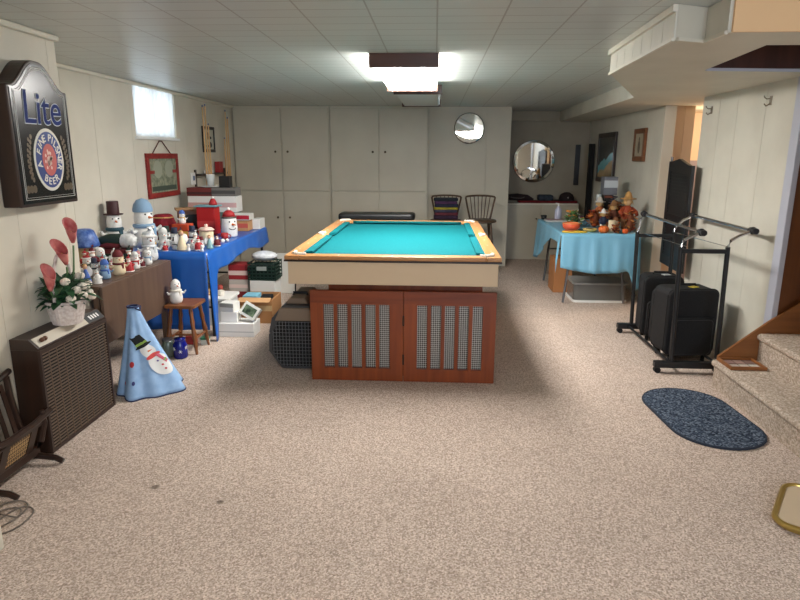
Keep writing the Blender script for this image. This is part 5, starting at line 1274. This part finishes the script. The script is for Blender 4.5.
q.build('frame', W_STAIR, j, bevel=.002); MB().bb(-.1, .095, -.085, .085, 0, .008).build('backing', mat((96, 70, 52), .7), j)
for ix in range(3):
    for iy in range(2): MB().bb(-.092+.063*ix, -.037+.063*ix, -.075+.08*iy, -.01+.08*iy, .0082, .0105).build('small_picture', mat([(180, 168, 160), (140, 110, 104), (196, 186, 176), (160, 130, 120), (206, 200, 190), (128, 104, 96)][ix*2+iy], .5), j)
j = thing('folding_tray', 'tan tray with rounded gold rim at the right edge', 'tray', (1.79, 2.34, .0005), math.radians(-34.8))
GF = mat((190, 160, 90), .3, .8)
MB().prism(rrect(.60, .38, .06), lambda u, v, k: (u, v, k), .018, .03).build('panel', mat((200, 178, 150), .5), j, bevel=.003)
MB().tube([(u, v, .026) for u, v in rrect(.62, .40, .07)], .013, 8, True).build('gold_rim', GF, j, True)
MB().tube([(u, v, .008) for u, v in rrect(.60, .38, .07)], .007, 8, True).build('lower_rail', GF, j, True)

# ------------------------------------------------------------------ lights
def area(name, loc, rot, sx, sy, e, c):
    l = bpy.data.lights.new(name, 'AREA'); l.shape = 'RECTANGLE'; l.size = sx; l.size_y = sy; l.energy = e; l.color = c
    o = bpy.data.objects.new(name, l); COL.objects.link(o); o.location = loc; o.rotation_euler = rot; return o
area('daylight_side_window', (XL-.16, 6.015, 1.88), (0, -PI/2, 0), .44, .86, 2., (.86, .94, 1.))
area('daylight_front_window', (1.2, -2.62, 1.45), (PI/2, 0, 0), 1.38, 1.08, 60., (.72, .84, 1.))
def point(name, loc, e, c, r=.06):
    l = bpy.data.lights.new(name, 'POINT'); l.energy = e; l.color = c; l.shadow_soft_size = r
    o = bpy.data.objects.new(name, l); COL.objects.link(o); o.location = loc; return o
point('hallway_bulb', (3.0, 6.6, 1.8), 14., (1., .78, .55))
point('stairwell_bulb', (3.3, 3.4, 3.2), 2.5, (1., .8, .6))
wd = bpy.data.worlds.new('sky'); SC.world = wd; wd.use_nodes = True
wd.node_tree.nodes['Background'].inputs[0].default_value = (.75, .87, 1., 1); wd.node_tree.nodes['Background'].inputs[1].default_value = .6

# ------------------------------------------------------------------ groups of like things
GROUPS = {'snowman_figurine': 'snowman figurines on the tables at the left wall', 'santa_figurine': 'santa figurines on the tables at the left wall', 'angel_figurine': 'angel figurines on the left tables',
          'plush_snowman': 'stuffed snowmen at the left wall', 'pool_cue': 'pool cues in the wall rack', 'bar_stool': 'bar stools by the panelled wall', 'ceiling_light': 'ceiling lights in a row',
          'suitcase': 'black suitcases in the garment rack', 'coat_hook': 'coat hooks on the white wall', 'framed_picture': 'framed pictures on the right wall', 'round_mirror': 'round wall mirrors',
          'wall_cabinet': 'built-in cabinets on the back wall', 'scarecrow_figurine': 'scarecrow figurines on the light blue table', 'pumpkin': 'pumpkins on the light blue table',
          'leaf_arrangement': 'leaf decorations on the light blue table', 'folding_table': 'folding tables under plastic cloths', 'tablecloth': 'plastic tablecloths', 'glass_jar': 'jars under the stool',
          'pot': 'pots on the storage bin', 'ball_ornament': 'ball ornaments', 'figurine': 'figurines on the light blue table'}
for o in list(SC.objects):
    if o.parent is None and 'category' in o and 'group' not in o:
        b_ = o.name.split('.')[0]
        if b_ in GROUPS: o['group'] = GROUPS[b_]
        elif b_ == 'box':
            x_, y_, z_ = o.location
            o['group'] = 'boxes on the light blue table' if x_ > 0 and z_ > .5 else 'boxes on the cue rack shelf' if y_ > 7 else 'boxes on the blue table' if z_ > .6 else 'boxes on the floor under the blue table' if x_ < 0 else 'boxes under the light blue table'

# ------------------------------------------------------------------ camera
cam = bpy.data.cameras.new('camera'); cam.sensor_width = 36.; cam.lens = 615/800*36; cam.clip_start = .05
co = bpy.data.objects.new('camera', cam); COL.objects.link(co)
yaw, pit, roll = math.radians(3.118), math.radians(13.279), .004
fwd = Vector((-math.sin(yaw)*math.cos(pit), math.cos(yaw)*math.cos(pit), -math.sin(pit)))
r_ = Vector((math.cos(yaw), math.sin(yaw), 0)); u_ = r_.cross(fwd)
c, s = math.cos(roll), math.sin(roll)
r2 = r_*c+u_*s; u2 = u_*c-r_*s
M = Matrix((r2, u2, -fwd)).transposed().to_4x4(); M.translation = (0, 0, 1.5)
co.matrix_world = M
SC.camera = co
SC.view_settings.view_transform = 'Standard'; SC.view_settings.look = 'None'; SC.view_settings.gamma = 1.; SC.view_settings.exposure = .95
SC.view_settings.use_curve_mapping = False
